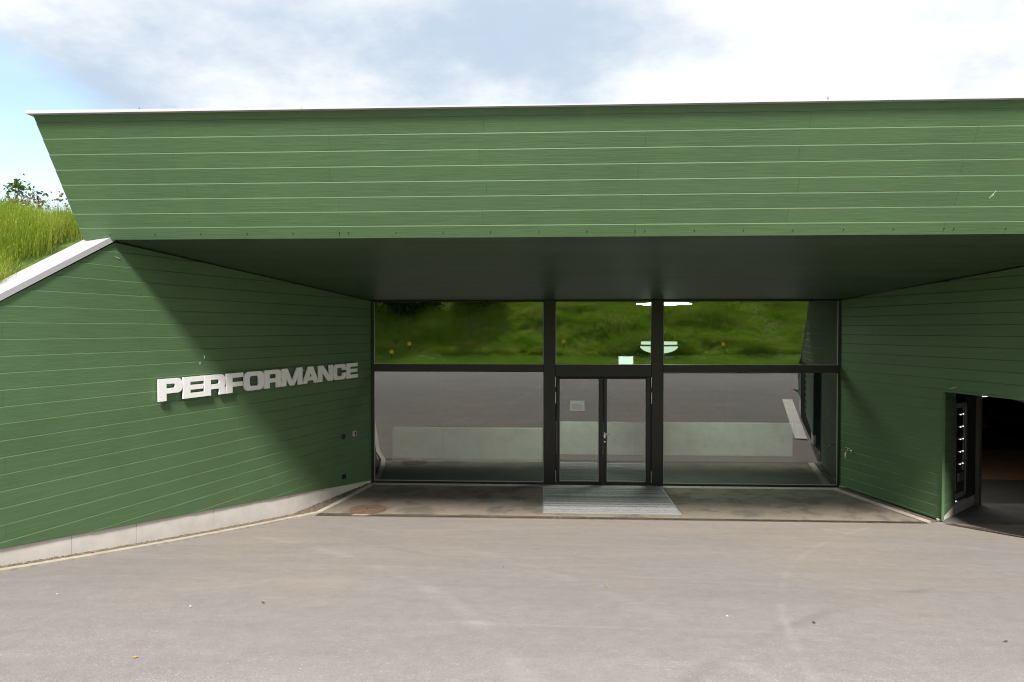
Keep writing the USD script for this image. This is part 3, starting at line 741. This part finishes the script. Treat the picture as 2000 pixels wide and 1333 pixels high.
# notice on the door
pa_, pb_ = aty(1113.5, 783, YG), aty(1141.5, 803, YG)
nt = thing('paper_notice', 'white paper notice stuck on the left door leaf at eye height', 'notice', (pa_[0], YG - 0.002, pb_[2]))
nw, nh = pb_[0] - pa_[0], pa_[2] - pb_[2]
obj('sheet', bx(0, 0, 0, nw, 0.003, nh), M_paper, nt)
obj('printed_panel', bx(0.022, -0.0015, 0.02, nw - 0.03, 0.0005, nh * 0.60), plain('notice_tint', (0.66, 0.73, 0.70), 0.7), nt)
for k, (a, b, z) in enumerate(((0.03, 0.20, 0.62), (0.22, 0.255, 0.86))):
    obj('text_line', bx(a, -0.001, nh * z, min(b, nw - 0.02), 0.0008, nh * z + 0.008), M_print, nt)
pa_, pb_ = aty(1209, 698, YG + 0.35), aty(1236, 712, YG + 0.35)
xs_ = thing('lit_sign_box', 'small glowing pale sign box hanging inside above the right door leaf', 'sign', (pa_[0], YG + 0.35, pb_[2]))
obj('housing', cbx(-0.012, 0.012, -0.012, pb_[0] - pa_[0] + 0.012, 0.09, pa_[2] - pb_[2] + 0.012, 0.004), M_paper, xs_)
obj('lit_face', bx(0, 0.004, 0, pb_[0] - pa_[0], 0.011, pa_[2] - pb_[2]), M_signglow, xs_)

# lamps in the lobby
lc_ = aty(1297, 598, YG + 1.3); rl = 52 / 1333 * (YG + 1.3)
lamp = thing('ceiling_lamp', 'flat round glowing ceiling lamp high inside the lobby', 'lamp', (lc_[0], YG + 1.3, lc_[2]))
obj('housing', trimesh.creation.cylinder(rl + 0.02, 0.05, sections=48, transform=trimesh.transformations.translation_matrix([0, 0, 0.075])), M_black, lamp)
obj('diffuser', trimesh.creation.cylinder(rl, 0.012, sections=48, transform=trimesh.transformations.translation_matrix([0, 0, 0.042])), M_lamp, lamp)
for k in (-0.28, 0.0, 0.32): obj('bar', bx(k, -rl + 0.02, 0.024, k + 0.03, rl - 0.02, 0.034), M_black, lamp)
obj('cord', cyl([0, 0, 0.22], [0, 0, 1], 0.012, 0.25, 8), M_black, lamp)
lc_ = aty(1287, 676, YG + 1.9); rl = 36 / 1333 * (YG + 1.9)
lamp2 = thing('bowl_lamp', 'glowing bowl lamp hanging lower inside the lobby behind the mullion right of the door', 'lamp', (lc_[0], YG + 1.9, lc_[2]))
ang = np.linspace(0, math.pi / 2, 12)
obj('bowl', trimesh.creation.revolve(np.stack([rl * np.cos(ang), -0.17 * np.sin(ang) - 0.005], 1)[::-1], sections=40), M_bowl, lamp2, smooth=True)
obj('ring', trimesh.creation.cylinder(rl + 0.06, 0.035, sections=40, transform=trimesh.transformations.translation_matrix([0, 0, 0.015])), M_black, lamp2)
obj('upper_glow', trimesh.creation.cylinder(rl - 0.02, 0.06, sections=40, transform=trimesh.transformations.translation_matrix([0, 0, 0.066])), M_bowl, lamp2)
obj('stem', cyl([0, 0, 0.45], [0, 0, 1], 0.015, 0.75, 8), M_black, lamp2)

M_scuff = plain('pale_scuff', (0.52, 0.55, 0.50), 0.8)
for fr, lst in ((FF, (((1932, 388), (1946, 373)), ((1938, 384), (1941, 380)))), (LF, (((226, 502), (234, 506)), ((391, 708), (391, 712)), ((399, 695), (400, 701)))), (RF, (((1855, 760), (1868, 756)),))):
    par = fascia if fr is FF else lwall if fr is LF else rwall
    for p0, p1 in lst:
        a, b = fr.at(*p0), fr.at(*p1); t_ = (b - a)[:2]; L_ = np.linalg.norm(t_); t_ /= L_; n_ = np.array([-t_[1], t_[0]]) * 0.004
        pts = [[*(q[:2] + k * n_ * w_), z_] for q, w_ in ((a, 0.4), ((a + b) / 2, 1.0), (b, 0.5)) for k in (-1, 1) for z_ in (-0.012, 0.0008)]
        obj('scuff', fr.put(m3.Manifold.hull_points(pts)), M_scuff, par)

# ------------------------------------------------------------------ machine in the passage recess
vm = thing('vending_machine', 'tall black vending machine with rows of small lights in the passage recess', 'vending machine', JF.o + JF.m @ np.array([0.70, 0.22, -0.035]))
fr = Frame([0, 0, 0], DJ, Z, NJ)
VW, VH = 0.545, 1.70
obj('cabinet', fr.put(cbx(0, 0, -0.45, VW, VH, 0, 0.012)), M_black, vm)
M_vframe = plain('machine_trim', (0.30, 0.29, 0.28), 0.4, 0.4)
obj('trim', fr.put(m3.Manifold.batch_boolean([bx(0.01, 0.05, 0.001, VW - 0.002, VH - 0.02, 0.016), bx(0.03, 0.13, -0.1, VW - 0.03, VH - 0.10, 0.2)], m3.OpType.Subtract)), M_vframe, vm)
obj('display_window', fr.put(cbx(0.03, 0.58, 0.001, VW - 0.16, VH - 0.10, 0.008, 0.002)), plain('machine_window', (0.01, 0.007, 0.006), 0.12), vm)
obj('window_trim', fr.put(bx(VW - 0.16, 0.50, 0.001, VW - 0.12, VH - 0.10, 0.014)), M_vframe, vm)
obj('coin_panel', fr.put(cbx(VW - 0.10, 1.05, 0.001, VW - 0.035, 1.28, 0.02, 0.004)), plain('coin_panel', (0.36, 0.35, 0.34), 0.4, 0.3), vm)
M_dot = emit('machine_light', (1.0, 0.96, 0.9), 0.5)
for k in range(5):
    for x in (0.24, 0.37):
        obj('light', fr.put(trimesh.creation.icosphere(1, 0.011).apply_translation([x, 1.48 - 0.215 * k, 0.016])), M_dot, vm)
obj('tray', fr.put(cbx(0.12, 0.33, 0.001, 0.42, 0.48, 0.03, 0.01)), plain('tray_steel', (0.4, 0.4, 0.4), 0.3, 0.9), vm)

# garage lamp and a dark car standing inside
gl_ = thing('garage_lamp', 'bright strip lamp under the passage ceiling', 'lamp', (aty(1914, 775, 13.3)[0], 13.3, 2.0))
obj('housing', cbx(-0.7, -0.12, 0, 0.22, 0.12, 0.09, 0.01), M_white, gl_)
obj('tube', bx(-0.66, -0.11, -0.09, 0.20, 0.09, -0.002), emit('garage_tube', (1.0, 0.94, 0.84), 14.0), gl_)

car = thing('parked_car', 'black car parked sideways deep inside the dark passage', 'car', (15.1, 19.6, 0.006))
M_paint = plain('black_paint', (0.004, 0.004, 0.005), 0.15, coat_weight=1.0)
prof = [(-2.2, 0.28), (-2.25, 0.55), (-2.1, 0.72), (-1.25, 0.86), (-0.55, 1.36), (0.6, 1.42), (1.55, 1.02), (2.15, 0.92), (2.22, 0.5), (2.15, 0.28)]
body = m3.Manifold.hull_points([[x, y * (0.86 if z < 0.9 else 0.64), z] for x, z in [(-2.2, 0.28), (-2.25, 0.55), (-2.1, 0.72), (-1.2, 0.87), (1.6, 0.98), (2.15, 0.9), (2.22, 0.5), (2.15, 0.28)] for y in (-1, 1)])
obj('body', body, M_paint, car)
obj('cabin', m3.Manifold.hull_points([[-1.2, 0.74, 0.87], [-1.2, -0.74, 0.87], [1.7, 0.72, 0.95], [1.7, -0.72, 0.95], [-0.5, 0.58, 1.38], [-0.5, -0.58, 1.38], [0.7, 0.58, 1.41], [0.7, -0.58, 1.41]]), plain('car_glass', (0.004, 0.005, 0.006), 0.05), car)
for x in (-1.4, 1.35):
    for y in (-0.8, 0.8):
        w_ = obj('wheel', cyl([x, y, 0.31], [0, 1, 0], 0.31, 0.2, 24), M_black, car, smooth=40)
        obj('rim', cyl([x, y * 1.13, 0.31], [0, 1, 0], 0.19, 0.03, 16), M_steel, w_, smooth=40)
for a, b in ((-1.7, -0.8), (-0.5, -0.2), (0.3, 1.2)):
    obj('trim', bx(a, -0.885, 0.62, b, -0.86, 0.645), M_steel, car)

# ------------------------------------------------------------------ door mat, threshold, kerbs, drains, manhole
obj('threshold', cat_([cbx(a + 0.003, YG - 0.225, -0.05, b - 0.003, YG - 0.035, 0.008, 0.004) for a, b in zip(np.linspace(LC + 0.02, RC - 0.02, 8)[:-1], np.linspace(LC + 0.02, RC - 0.02, 8)[1:])]), M_kerb, kind='structure')
mat = thing('door_mat', 'grey slatted metal scraper mat in front of the double glass door', 'door mat', (-0.035, 11.72, 0.004))
obj('frame', m3.Manifold.batch_boolean([bx(0, 0, 0, 2.37, 1.95, 0.014), bx(0.018, 0.018, -0.1, 2.352, 1.932, 1)], m3.OpType.Subtract), M_spacer, mat)
obj('tray', bx(0.019, 0.019, -0.002, 2.351, 1.931, 0.001), M_back, mat)
nsl = 44
for k in range(nsl):
    ya = 0.022 + k * (1.908 / nsl)
    hz = 0.010 + 0.0025 * rng.random()
    obj('slat', m3.Manifold.hull_points([[0.02, ya, 0.0015], [2.35, ya, 0.0015], [0.02, ya + 0.036, 0.0015], [2.35, ya + 0.036, 0.0015], [0.02, ya + 0.004, hz], [2.35, ya + 0.004, hz], [0.02, ya + 0.032, hz], [2.35, ya + 0.032, hz]]), M_matbar, mat)


def drain(a, b, label, n, w=0.18):
    a, b = np.array(a, float), np.array(b, float)
    t = thing('drain_channel', label, 'drain', a)
    d = (b - a); Ln = np.linalg.norm(d); d /= Ln; s = np.array([-d[1], d[0], 0]); s /= np.linalg.norm(s)
    fr = Frame([0, 0, 0], d, s, np.cross(d, s))
    obj('channel', fr.put(bx(0, -w / 2, -0.02, Ln, w / 2, 0.0045)), plain('drain_dirt', (0.022, 0.017, 0.013), 0.95, noise=30.0, amount=0.6), t)
    L1 = Ln / n
    for k in range(n):
        o = [bx(k * L1 + 0.004, -w / 2, 0.004, (k + 1) * L1 - 0.004, -w / 2 + 0.016, 0.013), bx(k * L1 + 0.004, w / 2 - 0.016, 0.004, (k + 1) * L1 - 0.004, w / 2, 0.013)]
        q = k * L1 + 0.02
        while q < (k + 1) * L1 - 0.02:
            o.append(bx(q, -w / 2 + 0.015, 0.004, q + 0.02, w / 2 - 0.015, 0.012)); q += 0.045
        obj('grate', fr.put(cat_(o)), M_grate, t)
    pts = []
    for _ in range(int(Ln * 90)):
        q = np.array([rng.uniform(0, Ln), rng.uniform(-w / 2, w / 2) * 0.95, 0.008]); pts.append(fr.m @ q)
    stones('drain_gravel', np.array(pts), (0.006, 0.014), t)
    return t


def stones(name, pts, size, parent):
    base = trimesh.creation.icosphere(0, 1.0)
    v, f = np.array(base.vertices), np.array(base.faces)
    n = len(pts)
    sc = rng.uniform(*size, (n, 1, 1)) * rng.uniform(0.6, 1.2, (n, 1, 3)) * np.array([1, 1, 0.6])
    V = v[None] * (1 + rng.uniform(-0.25, 0.25, (n, len(v), 1))) * sc + pts[:, None]
    Fc = f[None] + (np.arange(n) * len(v))[:, None, None]
    return obj(name, trimesh.Trimesh(V.reshape(-1, 3), Fc.reshape(-1, 3), process=False), M_pebble, parent, kind='stuff', **({'label': 'brown gravel strip along the foot of the wall', 'category': 'gravel'} if False else {}))


drain((-3.9, 11.43, 0.0), (6.25, 11.38, 0.0), 'long rusty grated drain across the foot of the slope', 10)
drain((6.55, 11.36, 0.004), (6.93, 9.9, float(G(9.9)) + 0.004), 'short grated drain at the passage opening', 2, 0.13)

mh = thing('manhole_cover', 'rusty round manhole cover with diagonal ribs in the apron', 'manhole cover', (-3.10, 11.80, 0.004))
obj('ring', m3.Manifold.batch_boolean([m3.Manifold.cylinder(0.012, 0.335, 0.335, 48), m3.Manifold.cylinder(0.1, 0.305, 0.305, 48).translate([0, 0, -0.03])], m3.OpType.Subtract), M_rust, mh)
obj('plate', m3.Manifold.cylinder(0.006, 0.298, 0.298, 48), M_grate, mh)
for k in range(-13, 14):
    o = k * 0.022; h_ = math.sqrt(max(0.29 ** 2 - o * o, 0))
    if h_ > 0.05:
        rib = cbx(-h_, o - 0.0065, 0.004, h_, o + 0.0065, 0.014, 0.002).rotate([0, 0, 62])
        obj('rib', rib, M_rust, mh)
obj('lifting_hole', m3.Manifold.cylinder(0.0165, 0.025, 0.022, 16).translate([-0.02, 0.02, 0]), M_back, mh)
obj('rim_edge', bx(-0.17, -0.372, 0.0, 0.10, -0.338, 0.010), M_kerb, mh)


def kerb_run(pts, w, h, n_seg, name, m, **kw):
    """A row of kerb stones along a polyline on the slope."""
    pts = np.asarray(pts, float)
    ls = LineString(pts[:, :2]); out = []
    for k in range(n_seg):
        a, b = np.array(ls.interpolate(k / n_seg, True).coords[0]), np.array(ls.interpolate((k + 1) / n_seg, True).coords[0])
        d = (b - a) / np.linalg.norm(b - a); s = np.array([-d[1], d[0]])
        a, b = a + d * 0.002, b - d * 0.002
        za, zb = float(G(a[1])), float(G(b[1]))
        P = []
        for q, z in ((a, za), (b, zb)):
            for e_ in (-w / 2, w / 2):
                for dz in (-0.08, h): P.append([*(q + s * e_), z + dz])
        out.append(m3.Manifold.hull_points(P))
    return out


lwp = lambda u, off: (LF.o + LF.m @ np.array([u, 0, off]))
left_line = [lwp(u, o) for u, o in ((0.25, 0.12), (2.3, 0.36), (2.8, 0.25), (5.0, 0.24), (9.5, 0.22))]
ks = kerb_run(left_line, 0.10, 0.025, 13, 'kerb', M_kerb)
kt = thing('kerb', 'pale concrete kerb along the foot of the left wall', 'kerb')
for k in ks: obj('kerb_stone', k, M_kerb, kt)
rl_ = [hit(1625, 955, [0, 0, 1], [0, 0, 0]), hit(1812, 1021, [0, 0, 1], [0, 0, 0])]
kt = thing('kerb', 'pale concrete kerb along the foot of the right wall', 'kerb')
for k in kerb_run(rl_, 0.13, 0.02, 4, 'kerb', M_kerb): obj('kerb_stone', k, M_kerb, kt)
rwp = lambda u, off: (RF.o + RF.m @ np.array([u, 0, off]))
kt = thing('kerb', 'pale kerb on the slope beyond the passage, in front of the right wall', 'kerb')
for k in kerb_run([rwp(4.5, 0.22), rwp(8.6, 0.22)], 0.30, 0.03, 12, 'kerb', M_kerb): obj('kerb_stone', k, M_conc, kt)
# gravel between wall and kerb
P = []
for _ in range(5200):
    u = rng.uniform(0.15, 8.6); o = rng.uniform(-0.02, 0.19)
    if u < 2.5: o *= 1 + 0.9 * (u / 2.5)
    q = lwp(u, o); P.append([q[0], q[1], float(G(q[1])) + 0.012])
g_ = stones('gravel_strip', np.array(P), (0.008, 0.020), '/World')
setdata(g_, 'strip of brown pebbles between the left plinth and its kerb', 'gravel')
P = []
for _ in range(900):
    u = rng.uniform(0.1, 2.5); q = rwp(u, rng.uniform(0.0, 0.12 + 0.02 * u)); P.append([q[0], q[1], 0.008])
g_ = stones('gravel_strip', np.array(P), (0.006, 0.015), '/World')
setdata(g_, 'strip of dark pebbles between the right wall and its kerb', 'gravel')

# fallen leaves and bits on the yard
leafv = np.array([[-0.5, 0, 0], [-0.15, 0.22, 0.05], [0.25, 0.18, 0.06], [0.55, 0, 0.12], [0.25, -0.18, 0.04], [-0.15, -0.22, 0.03]])
M_dry = plain('dry_leaf', (0.34, 0.24, 0.06), 0.7); M_dry2 = plain('brown_leaf', (0.07, 0.055, 0.04), 0.8); M_stone = plain('white_stone', (0.40, 0.39, 0.37), 0.8)
for k, (px, py, kind, lab) in enumerate(((983, 1108, 0, 'yellow fallen leaf on the asphalt left of the middle'), (1184, 1147, 0, 'yellow fallen leaf on the asphalt right of the middle'), (263, 1286, 0, 'yellow fallen leaf on the asphalt at the lower left'),
                                        (514, 1179, 1, 'dark twig like leaf on the asphalt left of the middle'), (1590, 1218, 1, 'dark fallen leaf on the asphalt at the right'), (1965, 1255, 1, 'small dark leaf on the asphalt near the right edge'))):
    y_ = 11.0
    for _ in range(30):
        p = hit(px, py, [0, 1, 0], [0, y_, 0]); 
        y_ += 0.0
        r_ = ray(px, py); t_ = np.linspace(3, 16, 4000); zz = CAM[2] + r_[2] * t_ - G(r_[1] * t_); i = int(np.argmax(zz < 0)); p = CAM + r_ * t_[i]; break
    a = rng.uniform(0, 6.28); c_, s_ = math.cos(a), math.sin(a)
    V = (leafv * 0.040) @ np.array([[c_, s_, 0], [-s_, c_, 0], [0, 0, 1]]) + [p[0], p[1], float(G(p[1])) + 0.005]
    obj('fallen_leaf', m3.Manifold.hull_points(np.vstack([V, V + [0, 0, 0.003]])), (M_dry, M_dry2)[kind], label=lab, category=None) if False else setdata(obj('fallen_leaf', m3.Manifold.hull_points(np.vstack([V, V + [0, 0, 0.003]])), (M_dry, M_dry2)[kind]), lab, 'leaf')
for px, py, lab in ((372, 1186, 'small white stone on the asphalt left of the middle'), (112, 1162, 'small white stone on the asphalt near the left kerb'), (1420, 1205, 'small pale stone on the asphalt right of the middle')):
    r_ = ray(px, py); t_ = np.linspace(3, 16, 4000); zz = CAM[2] + r_[2] * t_ - G(r_[1] * t_); p = CAM + r_ * t_[int(np.argmax(zz < 0))]
    s_ = trimesh.creation.icosphere(1, 0.009); s_.vertices *= 1 + 0.3 * rng.standard_normal((len(s_.vertices), 1)) * 0.6; s_.vertices *= [1.2, 1, 0.6]; s_.apply_translation([p[0], p[1], float(G(p[1])) + 0.006])
    setdata(obj('small_stone', s_, M_stone), lab, 'stone')

# ------------------------------------------------------------------ vegetation
def tuft(n, h, spread, width, bend, seed, seeds=0.0, head=0.012):
    r = np.random.default_rng(seed)
    V, Fc = [], []
    for _ in range(n):
        a, b = r.uniform(0, 6.28), r.uniform(0, 6.28)
        root = np.array([math.cos(a), math.sin(a), 0]) * spread * math.sqrt(r.random())
        d = np.array([math.cos(b), math.sin(b), 0]); side = np.array([-d[1], d[0], 0])
        hh = h * r.uniform(0.45, 1.1); bd = bend * r.uniform(0.2, 1.3) * hh; w = width * r.uniform(0.6, 1.2)
        k = len(V)
        for t, ww in ((0, 1.0), (0.45, 0.8), (0.8, 0.5)):
            c = root + d * bd * t ** 2 + np.array([0, 0, hh * (t - 0.18 * bend * t * t)])
            V += [c - side * w * ww / 2, c + side * w * ww / 2]
        V.append(root + d * bd + np.array([0, 0, hh * (1 - 0.18 * bend)]))
        Fc += [[k, k + 1, k + 3], [k, k + 3, k + 2], [k + 2, k + 3, k + 5], [k + 2, k + 5, k + 4], [k + 4, k + 5, k + 6]]
        if r.random() < seeds:
            t_ = V[-1]; k = len(V); e_ = head
            V += [t_ + [e_, 0, 0], t_ + [-e_, 0, 0.0], t_ + [0, e_, 0], t_ + [0, -e_, 0], t_ + [0, 0, head * 6], t_ - [0, 0, head * 3]]
            Fc += [[k, k + 2, k + 4], [k + 2, k + 1, k + 4], [k + 1, k + 3, k + 4], [k + 3, k, k + 4]]
    return trimesh.Trimesh(np.array(V), np.array(Fc), process=False)


def scatter(name, protos, m, pts, scales, label, cat, lean=None):
    pi = UsdGeom.PointInstancer.Define(stage, numbered('/World', name))
    rel = pi.CreatePrototypesRel()
    for k, p in enumerate(protos):
        q = usdkit.mesh(stage, f'{pi.GetPath()}/tuft_{k + 1:03d}', p, m); rel.AddTarget(q.GetPath())
    n = len(pts); a = rng.uniform(0, math.pi, n)
    pi.CreateProtoIndicesAttr(Vt.IntArray.FromNumpy(rng.integers(0, len(protos), n).astype(np.int32)))
    pi.CreatePositionsAttr(Vt.Vec3fArray.FromNumpy(np.asarray(pts, np.float32)))
    pi.CreateOrientationsAttr(Vt.QuathArray([Gf.Quath(float(math.cos(x)), 0.0, 0.0, float(math.sin(x))) for x in a]))
    pi.CreateScalesAttr(Vt.Vec3fArray.FromNumpy(np.repeat(np.asarray(scales, np.float32)[:, None], 3, 1)))
    setdata(pi.GetPrim(), label, cat, kind='stuff')


# left hill grass
n = 15000
x_ = rng.uniform(-15.5, -5.2, n); y_ = rng.uniform(6.0, 13.5, n)
k = (x_ < LC - 0.2907 * (YG - y_) - 0.42) & ((y_ < 7.2) | (x_ < -6.05)); x_, y_ = x_[k], y_[k]
hz = hill(x_, y_)
clump = meshkit.fbm(np.stack([x_ * 0.9, y_ * 0.9, 0 * x_], -1), 3, 5)
scatter('hill_grass', [tuft(60, (0.55, 0.42, 0.6)[s % 3], 0.22, 0.0042, (0.5, 0.9, 0.7)[s % 3], s, 0.15, 0.006) for s in range(9)], M_grass_hill, np.stack([x_, y_, hz - 0.02], 1), 0.40 + 0.95 * clump ** 1.5, 'tall yellow green grass growing on the hill behind the left wall', 'grass')

# bank behind the camera, mirrored in the glass
n = 26000
x_ = rng.uniform(-22, 30, n); d_ = rng.uniform(3.3, 14, n); y_ = edge_y(x_) - d_
clump = meshkit.fbm(np.stack([x_ * 0.5, y_ * 0.5, 0 * x_], -1), 4, 9)
scatter('meadow_grass', [tuft(52, 0.62, 0.28, 0.0085, 0.65, 20 + s, 0.3) for s in range(6)], M_grass, np.stack([x_, y_, meadow(x_, y_) - 0.02], 1), 0.25 + 2.0 * clump ** 2.0, 'tall meadow grass on the bank mirrored in the glass', 'grass')
n = 16000
x_ = rng.uniform(-22, 30, n); d_ = rng.uniform(0.02, 3.5, n); y_ = edge_y(x_) - d_
scatter('lawn_grass', [tuft(60, 0.10, 0.22, 0.010, 0.6, 40 + s) for s in range(3)], M_lawn, np.stack([x_, y_, meadow(x_, y_)], 1), rng.uniform(0.7, 1.3, n), 'mown green verge along the road mirrored in the glass', 'grass')
fl = trimesh.util.concatenate([trimesh.creation.icosphere(0, 0.022).apply_translation([math.cos(q * 2.4) * 0.09 * math.sqrt(q + 0.4), math.sin(q * 2.4) * 0.09 * math.sqrt(q + 0.4), 0.16 + 0.05 * math.sin(q * 5)]) for q in range(9)])
n = 420
x_ = rng.uniform(-22, 26, n); d_ = 2.9 + 0.6 * rng.standard_normal(n); y_ = edge_y(x_) - d_
k = meshkit.noise(np.stack([x_ * 0.6, 0 * x_, 0 * x_], -1), 4) > 0.38; x_, y_ = x_[k], y_[k]
scatter('daisies', [fl], M_petal, np.stack([x_, y_, meadow(x_, y_)], 1), rng.uniform(0.4, 0.85, len(x_)), 'white daisies along the verge mirrored in the glass', 'flowers')


def crown_mesh(n_cl, n_leaf, rx, ry, rz, leaf, seed):
    r = np.random.default_rng(seed)
    d = r.standard_normal((n_cl, 3)); d /= np.linalg.norm(d, axis=1, keepdims=True)
    c = d * np.array([rx, ry, rz]) * (r.uniform(0.25, 1.0, (n_cl, 1)) ** 0.5)
    pos = (c[:, None] + r.standard_normal((n_cl, n_leaf, 3)) * np.array([rx, ry, rz]) * 0.17).reshape(-1, 3)
    N = len(pos); a = r.standard_normal((N, 3)); a /= np.linalg.norm(a, axis=1, keepdims=True)
    b = np.cross(a, r.standard_normal((N, 3))); b /= np.linalg.norm(b, axis=1, keepdims=True)
    s = leaf * r.uniform(0.6, 1.3, (N, 1))
    V = np.stack([pos - a * s, pos + b * s * 0.45, pos + a * s, pos - b * s * 0.45], 1).reshape(-1, 3)
    i = np.arange(N)[:, None] * 4
    return trimesh.Trimesh(V, np.vstack([i + [0, 1, 2], i + [0, 2, 3]]), process=False), c


def tree(name, label, loc, h, rx, rz, leaf_m, seed, n_cl=70, n_leaf=110, leaf=0.11, cat='tree', group=None):
    t = thing(name, label, cat, loc, 0, group)
    cm, cl = crown_mesh(n_cl, n_leaf, rx, rx, rz, leaf, seed)
    cm.apply_translation([0, 0, h - rz])
    tr = [tube([[0, 0, -0.2], [0.05, 0.03, h * 0.4], [0, 0, h - rz]], [0.05 * h * 0.45, 0.04 * h * 0.45, 0.02 * h * 0.4])]
    r = np.random.default_rng(seed)
    for q in r.choice(len(cl), min(9, len(cl)), replace=False):
        e_ = cl[q] + [0, 0, h - rz]; tr.append(tube([[0, 0, h * r.uniform(0.3, 0.6)], e_ * 0.55 + [0, 0, e_[2] * 0.2], e_], [0.02 * h * 0.4, 0.012 * h * 0.4, 0.004 * h]))
    obj('trunk' if cat == 'tree' else 'stem', cat_(tr), M_bark, t)
    obj('crown' if cat == 'tree' else 'leaves', cm, leaf_m, t)
    return t


specs = [(-11.0, 8.4, 5.0, 'dense dark tree at the far left of the bank mirrored in the glass'), (-7.4, 8.6, 4.0, 'dark rounded tree on the bank mirrored left of the left pane middle'),
         (-3.6, 9.6, 3.6, 'dark tree on the bank mirrored in the left pane middle'), (-15.5, 10.5, 6.0, 'tall dark tree beyond the left end of the bank')]
for k, (x, dd, h, lab) in enumerate(specs):
    y = float(edge_y(x)) - dd
    tree('bank_tree', lab, (x, y, float(meadow(x, y))), h, h * 0.46, h * 0.47, M_leaf, 60 + k, 80, 130, 0.12)
# shrub and dry stalks on the crest of the left hill
p = aty(18, 384, 11.2)
zb = float(hill(p[0], 11.2))
tree('shrub', 'loose leafy shrub on the hill crest at the left edge', (p[0], 11.2, zb), p[2] - zb + 0.30, 0.42, 0.30, M_leaf2, 91, 16, 24, 0.045, 'shrub')
p = aty(62, 408, 10.6); zb = float(hill(p[0], 10.6))
tree('shrub', 'small reddish shrub on the hill crest between the leafy shrub and the dry stalks', (p[0], 10.6, zb), p[2] - zb + 0.22, 0.35, 0.16, M_seed, 92, 10, 14, 0.035, 'shrub')
p = aty(112, 385, 10.0); zb = float(hill(p[0], 10.0)); hh = p[2] - zb
st = thing('dry_stalks', 'tall dry seed stalks on the hill crest beside the leaning front', 'wild plant', (p[0], 10.0, zb))
tops = []
for k in range(7):
    b = np.array([rng.uniform(-0.12, 0.12), rng.uniform(-0.1, 0.1), 0]); e_ = b + [rng.uniform(-0.25, 0.3), rng.uniform(-0.15, 0.15), hh * rng.uniform(0.75, 1.05)]
    obj('stalk', tube([b, (b + e_) / 2 + [0.03, 0, 0.05], e_], [0.006, 0.005, 0.003]), M_bark, st)
    for q in range(9):
        tops.append(trimesh.creation.icosphere(0, rng.uniform(0.012, 0.026)).apply_translation(e_ + rng.normal(0, 0.07, 3) * [1, 1, 1.1] - [0, 0, 0.05 * q * 0.6]))
obj('seed_head', cat_(tops), M_seed, st)

# yellow markers along the verge (seen in the mirror image)
first = None
for px, py, lab in ((800, 690, 'second round yellow marker from the left along the mirrored verge'), (1100, 690, 'round yellow marker mirrored above the left door leaf'), (1245, 690, 'round yellow marker mirrored beside the glowing bowl lamp'),
                    (1411, 690, 'rightmost round yellow marker on the mirrored verge'), (766, 702, 'leftmost yellow marker, nearest to the road')):
    yr = -5.9 if py < 700 else -4.4
    p = aty(px, py, 2 * YG - yr); z = float(meadow(p[0], yr)); hgt = 0.42
    if first is None:
        first = thing('yellow_marker', lab, 'marker', (p[0], yr, z), 0, 'yellow markers along the verge')
        obj('stake', cyl([0, 0, 0.18], [0, 0, 1], 0.018, 0.46, 10), M_grate, first, smooth=40)
        obj('reflector', cat_([cyl([0, 0.02, hgt], [0, 1, 0], 0.10, 0.035, 24)]), M_yellow, first, smooth=40)
    else:
        copy_of(first, lab, (p[0], yr, z), 0)
